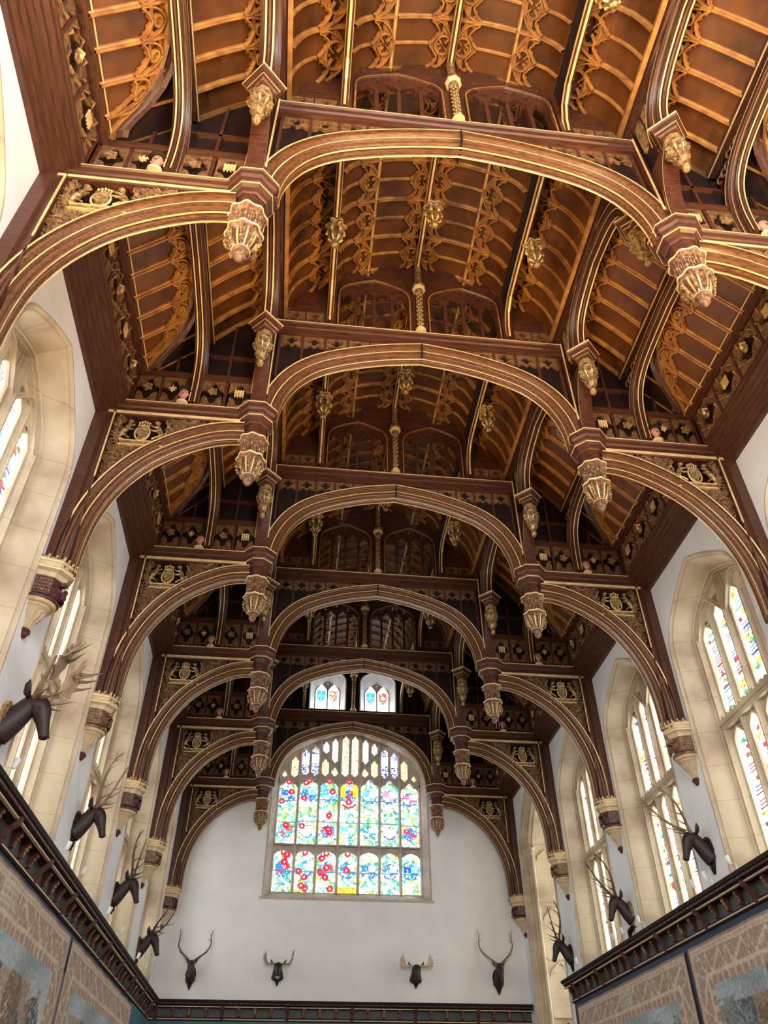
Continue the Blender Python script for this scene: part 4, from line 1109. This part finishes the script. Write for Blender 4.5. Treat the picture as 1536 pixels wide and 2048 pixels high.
# ------------------------------------------------------------------ stone corbels
def make_corbel(beast):
    e = empty('stone_corbel'); H = dict(a0=PI/2, a1=3*PI/2)   # half-octagon facing the room (-x), for the right wall
    c = (.02, 0, 0)
    m = MB()
    m.lathe([(.40, .98), (.50, .98), (.50, .94), (.48, .92), (.47, .86), (.50, .84), (.50, .81), (.42, .78), (.40, .74), (.40, .7)], c, CREAM, 4, sy=.72, rot=0, **H)
    for z in (.955, .825): m.lathe([(.505, z-.015), (.512, z), (.505, z+.015)], c, GILT, 4, sy=.72, **H)
    m.build('moulded_cap', e)
    m = MB()
    for i in range(13):
        a = PI/2+PI*i/12; rr_ = .47
        # place along half octagon
        seg = min(3, int(i/3)); t = (i-seg*3)/3
        p0 = (rr_*math.cos(PI/2+PI*seg/4), rr_*.72*math.sin(PI/2+PI*seg/4)); p1 = (rr_*math.cos(PI/2+PI*(seg+1)/4), rr_*.72*math.sin(PI/2+PI*(seg+1)/4))
        x = p0[0]+(p1[0]-p0[0])*t; y = p0[1]+(p1[1]-p0[1])*t
        m.tube([(x, y, .98), (x-.01, y, 1.04), (x, y+.015, 1.08)], [.022, .026, .006], OLDG, 5); m.ball((x, y+.02, 1.05), .014, GILT, 5, 3)
    m.lathe([(.46, .965), (.48, .965), (.48, 1.02), (.46, 1.02)], c, OLDG, 4, sy=.72, **H)
    m.build('gilded_cresting', e)
    m = MB()
    m.lathe([(.37, .74), (.36, .42), (.3, .38)], c, REDW if beast % 2 else CARV, 4, sy=.72, **H)
    rr_ = random.Random(beast)
    for i in range(4):
        a = PI/2+PI*(i+.5)/4
        if i in (0, 3):
            for p in range(5):
                for q in range(5):
                    b = PI/2+PI*i/4+PI/4*(p+.5)/5; m.ball((.355*math.cos(b), .72*.355*math.sin(b), .46+q*.06), .018, OLDG, 4, 3)
    m.build('corbel_drum', e)
    m = MB()
    mt = REDW if beast % 2 else CARV
    # carved beast: body, wings, head, legs, tail wrapped round the drum
    def onr(b, z, o=.04): return ((.35+o)*math.cos(b), .74*(.35+o)*math.sin(b), z)
    b0 = PI/2+.75
    m.tube([onr(b0+.1*i*1.0, .52+.04*math.sin(i*.6), .03) for i in range(10)], [.03, .05, .065, .06, .05, .055, .06, .05, .04, .03], mt, 7)
    m.ball(onr(b0+1.05, .64, .05), .055, mt, 7, 5, (1, 1, .9)); m.ball(onr(b0+1.2, .62, .06), .03, mt, 6, 4)
    for k_ in (.15, .35, .7, .9): m.tube([onr(b0+k_, .52, .04), onr(b0+k_+.08, .44, .06), onr(b0+k_+.16, .40, .05)], [.03, .022, .016], mt, 5)
    m.tube([onr(b0, .52), onr(b0-.18, .6), onr(b0-.1, .68), onr(b0-.25, .7)], [.022, .018, .015, .02], mt, 5)
    for k_ in range(5): m.tube([onr(b0+.5, .56, .05), onr(b0+.45-.08*k_, .63, .07), onr(b0+.3-.13*k_, .70, .04)], [.025, .028, .006], mt, 5)
    m.lathe([(.34, .38), (.39, .36), (.39, .32), (.33, .30)], c, mt, 12, sy=.74, **H)
    m.build('carved_beast', e, SM)
    m = MB()
    m.lathe([(.30, .36), (.36, .31), (.34, .27), (.29, .25), (.30, .22), (.25, .19), (.235, .16)], c, CREAM, 14, sy=.8, **H)
    m.lathe([(.335, .285), (.35, .275), (.335, .265)], c, GILT, 14, sy=.8, **H)
    m.lathe([(.235, .17), (.2, .08), (.13, .0), (.1, -.1), (.085, -.12)], c, CREAM, 28, lobe=14, amp=.05, sy=.85, **H)
    m.build('fluted_cone', e, SM)
    m = MB(); m.lathe([(.085, -.1), (.11, -.13), (.115, -.17), (.09, -.19), (.08, -.22), (.05, -.25), (.001, -.26)], c, REDW, 10, sy=.9, **H); m.build('knob', e, SM)
    return e
corb = [make_corbel(1), make_corbel(2)]
used = [False, False]
CL = {(-1, 1): 'large painted stone corbel with a red winged beast, under the nearest visible left wall post',
      (-1, 2): 'second painted stone corbel on the left wall, above the deer head with branching antlers',
      (-1, 3): 'third painted stone corbel along the left wall', (-1, 4): 'fourth painted stone corbel along the left wall, close to the end',
      (-1, 5): 'carved corbel in the left corner against the end wall', (1, 2): 'largest painted stone corbel on the right wall, above the biggest deer head there',
      (1, 3): 'second painted stone corbel on the right wall, between two tall windows', (1, 4): 'third painted stone corbel on the right wall, above the dark antlered head',
      (1, 5): 'carved corbel in the right corner against the end wall', (-1, 0): 'painted stone corbel on the left wall just outside the near edge', (1, 0): 'painted stone corbel on the right wall nearest the viewer', (1, 1): 'painted stone corbel on the right wall beyond the right edge'}
for k in range(1, 6):
    for sg in (-1, 1):
        if (sg, k) == (1, 1): continue
        ty = 0 if (k % 2) else 1
        if not used[ty]: o = corb[ty]; used[ty] = True
        else: o = copy_tree(corb[ty])
        o.location = (sg*6.1, TY[k]-(.0 if k < 5 else .05), 7.7); o.scale = (sg, 1, 1)
        tag(o, CL[(sg, k)], 'corbel', 'painted corbels under the trusses')

# ------------------------------------------------------------------ tapestry cornice rails
def make_rail(L, lab, step=.44, name='carved_cornice'):
    """runs along +y from 0..L, wall at x=0, projecting to -x; z from 5.0 to 5.5 (local 0 = 5.0)"""
    e = empty(name); tag(e, lab, 'cornice', 'carved cornices above the tapestries')
    m = MB()
    P = [(0, .0), (-.05, .0), (-.07, .03), (-.06, .05), (-.06, .09), (-.03, .1), (-.03, .34), (-.2, .36), (-.22, .40), (-.25, .41), (-.27, .46), (-.31, .47), (-.33, .53), (0, .56)]
    k = len(P); m.add([(a, y, b) for y in (0, L) for a, b in P], [(i, (i+1) % k, k+(i+1) % k, k+i) for i in range(k)]+[tuple(range(k)), tuple(reversed(range(k, 2*k)))], DARK)
    m.mats.append(GILT); gi = len(m.mats)-1
    m.box(-.08, -.05, 0, L, .03, .055, CREAM); m.box(-.25, -.2, 0, L, .34, .362, CREAM)
    m.build('moulding', e)
    m = MB(); m.box(-.045, -.02, 0, L, .1, .34, GREYP); m.build('frieze_panel', e)
    m = MB()
    for i in range(int(L/.07)): m.box(-.29, -.26, i*.07+.01, i*.07+.045, .415, .455, REDW)
    d = m.build('dentils', e); d['kind'] = 'stuff'
    n = int(L/step)
    for i in range(n):
        y = (i+.5)*L/n; m = MB()
        if i % 4 == 0:
            m.sweep([(-.05, .02), (-.09, .1), (-.15, .22), (-.24, .3), (-.27, .38)], [(-.03, -.05), (-.03, .05), (.03, .05), (.03, -.05)], lambda u, v, w, y=y: (u, y+w, v), WOOD)
            m.ball((-.12, y, .14), .04, REDW, 6, 4); m.build('console_bracket', e)
        else:
            m.plate([[(0-.03, .36), (-.17, .36), (-.17, .29), (-.13, .24), (-.11, .12), (-.03, .1)]], -.05, .05, lambda u, v, w, y=y: (u, y+w, v), WOOD, back=True)
            for q in range(3): m.ball((-.11-.03*q, y, .18+.05*q), .033, OLDG if i % 4 == 2 else PEND, 6, 4)
            m.build('carved_modillion', e)
    return e
r1 = make_rail(YEND-YB[1]-.3, 'long dark carved cornice with brackets above the left tapestries', .5); r1.location = (-6.1, YB[1], 5.0); r1.scale = (-1, 1, 1)
r2 = make_rail(24.5-YB[1], 'long dark carved cornice with brackets above the right tapestries', .5); r2.location = (6.1, YB[1], 5.0)
r3 = make_rail(12.15, 'carved cornice running across the end wall above a teal band', .5); r3.location = (-6.1, YEND, 5.0); r3.rotation_euler = (0, 0, -PI/2); r3.scale = (-1, 1, 1)
# wall cloth below the cornice
def slab(name, lab, cat, x0, x1, y0, y1, z0, z1, mat, grp=None):
    m = MB(); m.box(x0, x1, y0, y1, z0, z1, mat); return tag(m.build(name), lab, cat, grp)
slab('wall_cloth', 'teal cloth covering the lower end wall under the carved cornice', 'wall cloth', -6.05, 6.05, YEND-.03, YEND-.005, 1.0, 5.0, TEAL, 'teal wall cloths')
slab('wall_cloth', 'navy and teal cloth strip on the left wall behind the tapestries', 'wall cloth', -6.09, -6.07, YB[1], YEND-.3, 4.4, 5.0, NAVY, 'teal wall cloths')
slab('wall_cloth', 'teal cloth at the far left corner past the last tapestry', 'wall cloth', -6.085, -6.06, 25.4, YEND-.05, 4.3, 5.0, TEAL, 'teal wall cloths')
slab('wall_cloth', 'navy cloth strip on the right wall behind the tapestries', 'wall cloth', 6.07, 6.09, YB[1], 24.4, .8, 5.0, NAVY, 'teal wall cloths')

# ------------------------------------------------------------------ tapestries
def make_tapestry(sg, y0, y1, z0, z1, seed, lab, kind):
    r = random.Random(seed); st = .035
    ny = int((y1-y0)/st); nz = int((z1-z0)/st); vs = []; cs = []
    blobs = [(r.uniform(y0+.6, y1-.6), z1-.9-3.5*r.random()**1.5, r.uniform(.15, .55), r.uniform(.15, .6), r.choice(((.24, .17, .12), (.36, .27, .2), (.12, .14, .17), (.3, .27, .2), (.42, .33, .25)))) for _ in range(46)]
    trees = [(y0+q*(y1-y0), r.uniform(.12, .3)) for q in ((.1, .22, .3) if kind == 'a' else (.15, .3, .42, .62) if kind == 'b' else (.85,))]
    m1, m2, m3 = .16, .55, .72        # border rings
    def f(y, z):
        b = min(y-y0, y1-y, z1-z)
        side = min(y-y0, y1-y) < z1-z
        if b < .05: return (.33, .24, .2)
        if b < .09 or m1-.03 < b < m1+.01 or abs(b-m2) < .025: return (.66, .54, .42)
        if b < m1: return (.46, .35, .29) if int((y+z)*9) % 2 else (.54, .43, .35)
        if b < m2:
            t = (z if side else y)*7; q = (b-(m1+m2)/2)/.19
            if kind in 'ab' and not side and abs(y-(y0+y1)*.5) < .42:      # cartouche with lettering too worn to read
                return (.6, .53, .42) if (int(b*22) % 2 or (int(y*19) % 4 == 0)) else (.45, .38, .3)
            s = math.sin(t*2+math.sin(t)*1.5)
            if abs(q-s*.75) < .22: return (.64, .53, .42)
            if abs(q+s*.5) < .13: return (.5, .33, .27)
            return (.36, .28, .23) if (math.sin(t*5.3)*math.cos(b*60) > 0) else (.44, .35, .28)
        if b < m3: return (.42, .3, .24) if (int((z if side else y)*12) % 3) else (.6, .48, .38)
        dz = z1-m3-z
        c = (.36+.1*math.sin(y*1.7), .46, .5) if dz < .7 else (.5, .47, .38)
        if dz < 1.5: k = dz/1.5; c = tuple((.36, .44, .47)[i]*(1-k)+(.6, .56, .47)[i]*k for i in range(3)); c = tuple(q*(1+.18*math.sin(y*2.3+3*math.sin(z*2.1))) for q in c)
        if kind == 'c':     # architecture
            if y-y0 < 4.2 and y-y0 > 1.1:
                if dz < 1.0: c = (.33, .15, .11) if y-y0 > 2.2 else (.4, .36, .29)
                elif dz < 1.3: c = (.52, .4, .32) if int(dz*24) % 2 else (.3, .14, .1)
                elif dz < 1.8: c = (.46, .35, .28)
                else: c = (.35, .16, .12) if int(dz*14) % 3 else (.5, .4, .32)
        for (ty, tw) in trees:
            d = abs(y-ty-.1*math.sin(z*3)); w = tw*(1.1 if kind == 'b' else 2.6)*(.4+.9*abs(math.sin(z*4.1+ty)))
            if dz > .25 and d < w and r.random() < .75: return r.choice(((.07, .1, .12), (.1, .15, .14), (.3, .27, .16), (.42, .38, .24), (.12, .16, .2)) if kind == 'a' else ((.13, .2, .22), (.2, .28, .27), (.3, .36, .33)))
        for (by, bz, bw, bh, bc) in blobs:
            if ((y-by)/bw)**2+((z-bz)/bh)**2 < 1 and dz > .35 and kind != 'b' and r.random() < .8: return bc
        return tuple(x*r.uniform(.85, 1.15) for x in c)
    for i in range(ny+1):
        for j in range(nz+1):
            y = y0+(y1-y0)*i/ny; z = z0+(z1-z0)*j/nz
            vs.append((sg*(6.045-.012*math.sin(y*5)), y, z-.025*math.sin((y-y0)/(y1-y0)*PI*3)*0)); cs += [*f(y, z), 1.0]
    fs = [(i*(nz+1)+j, (i+1)*(nz+1)+j, (i+1)*(nz+1)+j+1, i*(nz+1)+j+1) for i in range(ny) for j in range(nz)]
    me = bpy.data.meshes.new('tapestry'); me.from_pydata(vs, [], fs); me.materials.append(TAPM)
    at = me.color_attributes.new('Col', 'FLOAT_COLOR', 'POINT'); at.data.foreach_set('color', cs)
    o = bpy.data.objects.new('tapestry', me); col.objects.link(o)
    tag(o, lab, 'tapestry', 'woven tapestries on the side walls')
make_tapestry(-1, 8.6, 17.0, .0, 4.93, 1, 'faded woven tapestry with leafy tree and text cartouche, nearest on the left wall', 'a')
make_tapestry(-1, 17.2, 25.3, .0, 4.93, 2, 'faded woven tapestry farther along the left wall, next to the white corner', 'd')
make_tapestry(1, 16.95, 24.1, .0, 4.88, 3, 'faded woven tapestry with blue sky and slim trees on the right wall, farther one', 'b')
make_tapestry(1, 9.8, 16.75, .0, 4.88, 4, 'faded woven tapestry with red columned building on the right wall, nearer one', 'c')
slab('wall_dado', 'white painted wall strip below the far left tapestry corner', 'panel', -6.095, -6.06, 25.4, YEND-.05, 1.0, 4.3, PLAST)

# ------------------------------------------------------------------ mounted heads
def head_mesh(m, hide, long=1.0, scale=1.0, board=True):
    """local: wall at y=0, projecting to -y, z up; neck base at origin"""
    S = scale
    sp = [(0, .03, -.21), (0, -.08, -.11), (0, -.19, .02), (0, -.27, .13), (0, -.34, .20), (0, -.43, .19), (0, -.50, .09), (0, -.55, -.04), (0, -.60, -.19*long), (0, -.625, -.27*long), (0, -.63, -.295*long)]
    rx = [.19, .165, .14, .125, .12, .125, .11, .08, .062, .056, .025]
    P = crsm([Vector(p)*S for p in sp], 3); rr_ = []
    for i in range(len(P)):
        t = i/3; k = min(int(t), len(rx)-2); rr_.append((rx[k]+(rx[k+1]-rx[k])*(t-k))*S)
    m.tube(P, rr_, hide, 14, 1.22)
    m.ball((0, -.40*S, .25*S), .1*S, hide, 10, 6, (.9, 1, .7)); m.ball((0, -.49*S, .03*S), .09*S, hide, 10, 6, (.8, .9, 1.2))
    for q in (-1, 1):
        m.tube([Vector(p)*S for p in ((q*.08, -.30, .25), (q*.16, -.28, .31), (q*.21, -.28, .41), (q*.225, -.29, .49))], [.03*S, .06*S, .05*S, .004*S], hide, 7, .5)
        m.ball((q*.105*S, -.49*S, .12*S), .022*S, BLACKM, 7, 5)
        m.ball((q*.03*S, -.68*S, -.25*long*S), .016*S, BLACKM, 6, 4)
LEAN = [0]
LEAD_ = lambda l: min(1, l)
def antler(m, base, main, tines, r0, mat, q):
    """points given for the right antler; q mirrors x"""
    r0 *= 1.3; B = Vector(base); main = [Vector(p)*1.15 for p in main]; P = crsm([B]+[B+Vector(p) for p in main], 4); n = len(P)
    M = lambda v: (v.x*q, v.y-LEAN[0]*max(0, v.z-B.z), B.z+(v.z-B.z)*(1-.25*LEAD_(LEAN[0])))
    m.tube([M(p) for p in P], [r0*(1-.72*i/(n-1)) for i in range(n)], mat, 7)
    for (t, d, l) in tines:
        i = int(t*(n-1)); p = P[i]; dv = Vector(d).normalized(); mid = p+dv*l*.5+Vector((0, 0, -.04*l)); end = p+dv*l+Vector((0, 0, .10*l))
        r_ = r0*(1-.72*t)*.75
        m.tube([M(v) for v in crsm([p, mid, end], 3)], [r_*(1-.9*j/6) for j in range(7)], mat, 6)
def shield_board(m, mat, h=.36, w=.2, cz=-.12):
    o = [(w*math.sin(t)*(1 if math.cos(t) > 0 else (1+.75*math.cos(t))), cz+h*(math.cos(t) if math.cos(t) > 0 else 1.25*math.cos(t))) for t in [2*PI*i/22 for i in range(22)]]
    m.plate([o], -.06, 0, XZ, mat); m.plate([[(a*.8, cz+(b-cz)*.85) for a, b in o]], -.085, -.05, XZ, mat)
def make_head(kind, loc, rz, lab, scale=1.0, hide=FUR, bmat=WOOD, ant=ANTL, lean=0.0):
    LEAN[0] = lean
    e = empty('mounted_deer_head' if kind != 'moose' else 'mounted_moose_head', loc, rz); e.scale = (scale,)*3
    tag(e, lab, 'animal head', 'mounted antlered heads on the walls')
    m = MB(); shield_board(m, bmat); m.build('shield_board', e)
    m = MB(); head_mesh(m, hide, 1.15 if kind == 'moose' else 1.0)
    if kind == 'moose':
        m.ball((0, -.66, -.28), .1, hide, 10, 6, (1, 1, 1.1))
        m.v = [(x*1.55, y, z) for x, y, z in m.v]
    m.build('head', e, 1)
    for q in (-1, 1):
        m = MB()
        if kind == 'elk':
            antler(m, (.06, -.38, .30), [(.10, .02, .16), (.24, .06, .34), (.36, .10, .58), (.38, .12, .84), (.30, .10, 1.08)], [(.06, (.3, -.9, .25), .28), (.2, (.5, -.8, .35), .3), (.42, (-.1, -.7, .6), .26), (.62, (.6, -.4, .6), .24), (.8, (-.7, -.2, .7), .24), (.88, (.7, .1, .8), .22), (.93, (.1, -.8, .6), .18)], .034, ant, q)
        elif kind == 'slim':
            antler(m, (.05, -.38, .30), [(.16, .1, .14), (.34, .2, .30), (.48, .26, .52), (.47, .26, .78), (.50, .28, 1.0)], [(.1, (.8, -.6, .1), .24), (.36, (.9, -.3, .4), .2), (.72, (-.8, 0, .6), .16), (.84, (-.5, 0, .9), .2)], .03, ant, q)
        elif kind == 'loop':
            antler(m, (.06, -.38, .30), [(.14, -.02, .10), (.32, -.08, .2), (.42, -.16, .42), (.36, -.22, .64), (.22, -.26, .74)], [(.06, (.3, -.9, .0), .3), (.3, (.5, -.8, -.1), .3), (.55, (.6, -.6, .2), .28), (.75, (.7, -.3, .6), .25), (.85, (-.7, -.3, .5), .2)], .034, ant, q)
        elif kind == 'palm':
            antler(m, (.07, -.38, .28), [(.14, .0, .12), (.22, .04, .3), (.3, .08, .5)], [(.05, (.3, -.95, .15), .42), (.15, (.7, -.6, -.1), .36)], .045, ant, q)
            pal = [(.24, .30), (.16, .62), (.22, .95), (.34, 1.15), (.37, .98), (.46, 1.08), (.46, .88), (.58, .95), (.55, .76), (.68, .8), (.62, .62), (.74, .6), (.62, .48), (.7, .4), (.5, .36), (.36, .24)]
            pal = [(.07+(a-.07)*.72, b*.72) for a, b in pal]; m.plate([[(q*a, b+.28) for a, b in pal]], -.42, -.385, lambda u, v, w: (u, w-.12*abs(u)-.05*math.sin(v*4)-LEAN[0]*(v-.3), v), PALM if q > 0 else ant, back=True)
            for a, b, l in ((.33, .6, .24), (.44, .54, .22), (.48, .43, .2), (.23, .5, .2)): m.tube([(q*a, -.45-LEAN[0]*b, b+.28), (q*(a+.05), -.55-LEAN[0]*b, b+.3), (q*(a+.12), -.5-LEAN[0]*b-l, b+.38)], [.03, .022, .003], ant, 5)
        elif kind == 'moose':
            antler(m, (.07, -.38, .26), [(.2, .02, .02), (.36, .04, .04), (.44, .04, .16)], [(.5, (.5, -.7, -.5), .2), (.35, (.2, -.7, -.6), .22)], .04, ant, q)
            if hide is FUR: pal = [(.42, .24), (.5, .34), (.56, .56), (.62, .78), (.64, .6), (.7, .74), (.7, .55), (.76, .58), (.74, .44), (.8, .4), (.72, .34), (.76, .26), (.6, .26), (.5, .2)]
            else: pal = [(.42, .24), (.5, .34), (.58, .5), (.62, .78), (.68, .86), (.68, .6), (.66, .44), (.58, .3), (.5, .22)] if q > 0 else [(.42, .24), (.5, .36), (.56, .56), (.54, .78), (.6, .6), (.62, .88), (.66, .6), (.7, .72), (.7, .48), (.62, .32), (.5, .22)]
            m.plate([[(q*a, b) for a, b in pal]], -.42, -.385, lambda u, v, w: (u, w-.1*abs(u), v), ant, back=True)
        m.build('antler', e, SM)
    if kind == 'moose' and hide is BLACKH:
        m = MB(); m.ball((0, -.73, -.32), .085, MUZZ, 10, 6, (1.1, .8, .8)); m.build('muzzle', e, 1)
    return e
RL, RR = PI/2, -PI/2      # facing +x (left wall) / -x (right wall)
make_head('palm', (-6.1, 10.55, 6.35), RL, 'dark deer head with broad palmate antlers on a gilded shield, nearest on the left wall', 1.0, bmat=OLDG, ant=ANTL, lean=.55)
make_head('elk', (-6.1, 15.5, 6.55), RL, 'deer head with tall branching antlers on the left wall, second from the viewer', .88, bmat=DARK, lean=.4)
make_head('elk', (-6.1, 20.3, 6.55), RL, 'dark deer head with spiky upright antlers, third along the left wall', .88, bmat=DARK, ant=ANTD, lean=.2)
make_head('loop', (-6.1, 24.9, 6.3), RL, 'deer head with looping antlers at the far end of the left wall', .9, bmat=WOOD, ant=ANTD, lean=.3)
make_head('elk', (6.1, 14.95, 6.3), RR, 'large deer head with long pale antlers on the right wall, nearest the viewer', .85, bmat=DARK, ant=ANTL, lean=.8)
make_head('elk', (6.1, 19.35, 6.2), RR, 'dark deer head with branching antlers between two windows on the right wall', .85, bmat=OLDG, ant=ANTD, lean=.55)
make_head('elk', (6.1, 24.15, 6.2), RR, 'dark deer head with black antlers beside the tall oriel opening', .85, bmat=DARK, ant=ANTD, lean=.2)
make_head('slim', (-4.95, YEND, 6.3), 0, 'deer head with slim curved antlers at the left of the end wall', .85, bmat=DARK, ant=ANTD)
make_head('moose', (-2.2, YEND, 6.35), 0, 'black moose head with tan muzzle, left of centre on the end wall', .7, hide=BLACKH, bmat=DARK, ant=ANTL)
make_head('moose', (2.3, YEND, 6.35), 0, 'dark brown moose head with broad pale antlers, right of centre on the end wall', .72, hide=FUR, bmat=DARK, ant=PALM)
make_head('slim', (5.05, YEND, 6.35), 0, 'deer head with tall slim antlers at the right of the end wall', .95, bmat=DARK, ant=ANTL)

# ------------------------------------------------------------------ spot lamps on the cornices
def make_lamp():
    e = empty('spot_lamp')
    m = MB(); m.tube([(0, 0, 0), (0, 0, .22), (-.18, 0, .22)], .012, LAMPW, 5); m.box(-.04, .04, -.05, .05, 0, .02, LAMPW); m.build('arm', e)
    m = MB(); m.tube([(-.18, 0, .2), (-.2, 0, .26), (-.24, 0, .42)], [.04, .06, .07], LAMPW, 10); m.build('lamp_head', e)
    return e
lp0 = make_lamp(); fl = True
SPOTS = [(-1, 10.65, 'on the left cornice, nearest the viewer'), (-1, 14.2, 'on the left cornice just before the second deer head'), (-1, 15.65, 'on the left cornice just past the second deer head'), (-1, 18.6, 'on the left cornice before the third deer head'), (-1, 20.45, 'on the left cornice beyond the third deer head'), (-1, 23.3, 'on the left cornice before the last deer head'), (-1, 24.7, 'on the left cornice below the last deer head'),
         (1, 13.8, 'on the right cornice nearest the viewer, shining'), (1, 14.8, 'on the right cornice under the nearest deer head'), (1, 15.35, 'on the right cornice just past the nearest deer head'), (1, 18.25, 'on the right cornice before the second deer head, shining'), (1, 19.3, 'on the right cornice under the second deer head'), (1, 19.95, 'on the right cornice just past the second deer head'), (1, 22.85, 'on the right cornice near its far end, shining'), (1, 23.9, 'at the very end of the right cornice by the oriel')]
for sg, y, w_ in SPOTS:
    o = lp0 if fl else copy_tree(lp0); fl = False
    o.location = (sg*5.9, y, 5.555); o.scale = (sg*.62, .62, .62)
    tag(o, 'small white spot lamp %s' % w_, 'lamp', 'white spot lamps on the cornices')
m = MB(); m.tube([(0, 0, 0), (-.02, -.12, .12), (-.02, -.34, .17), (0, -.55, .12)], [.03, .07, .06, .005], FUR, 8, .5); tag(m.build('dark_wedge', loc=(5.85, 19.1, 5.55)), 'dark pointed object lying on the right cornice below the second deer head', 'ornament')  # unidentified dark wedge on the ledge

# ------------------------------------------------------------------ lights
def spot(loc, tgt, power, colr, size=.5, ang=100, blend=.8):
    d = bpy.data.lights.new('uplight', 'SPOT'); d.energy = power; d.color = colr; d.shadow_soft_size = size; d.spot_size = math.radians(ang); d.spot_blend = blend
    o = bpy.data.objects.new('uplight', d); col.objects.link(o); o.location = loc
    o.rotation_euler = (Vector(tgt)-Vector(loc)).to_track_quat('-Z', 'Y').to_euler()
WARM = (1.0, .60, .2)
for y, p in ((-1.5, 2500), (2.6, 2250), (7.2, 500), (11.6, 110)):
    for sg in (-1, 1):
        spot((sg*5.6, y, 6.1), (-sg*.9, y+2.2, 17), p, WARM, .12, 92)
w = bpy.data.worlds.new('sky'); sc.world = w; w.use_nodes = True
w.node_tree.nodes['Background'].inputs[0].default_value = (.9, .95, 1, 1); w.node_tree.nodes['Background'].inputs[1].default_value = 1.0

# ------------------------------------------------------------------ camera
cam = bpy.data.cameras.new('camera'); co = bpy.data.objects.new('camera', cam); col.objects.link(co); sc.camera = co
f, pi_, ya, ro = 1545.16, .7012, .1124, -.0030
cp, sp_ = math.cos(pi_), math.sin(pi_)
fwd = Vector((math.sin(ya)*cp, math.cos(ya)*cp, sp_)); right = Vector((math.cos(ya), -math.sin(ya), 0)); up = right.cross(fwd)
r2 = right*math.cos(ro)+up*math.sin(ro); u2 = -right*math.sin(ro)+up*math.cos(ro)
M = Matrix((r2, u2, -fwd)).transposed().to_4x4(); M.translation = Vector((-1.9578, 0, 1.6)); co.matrix_world = M
cam.sensor_fit = 'HORIZONTAL'; cam.sensor_width = 36; cam.lens = 36*f/1536; cam.clip_end = 200
vs_ = sc.view_settings; vs_.view_transform = 'Standard'; vs_.look = 'None'; vs_.gamma = 1; vs_.use_curve_mapping = False; vs_.exposure = 0.3
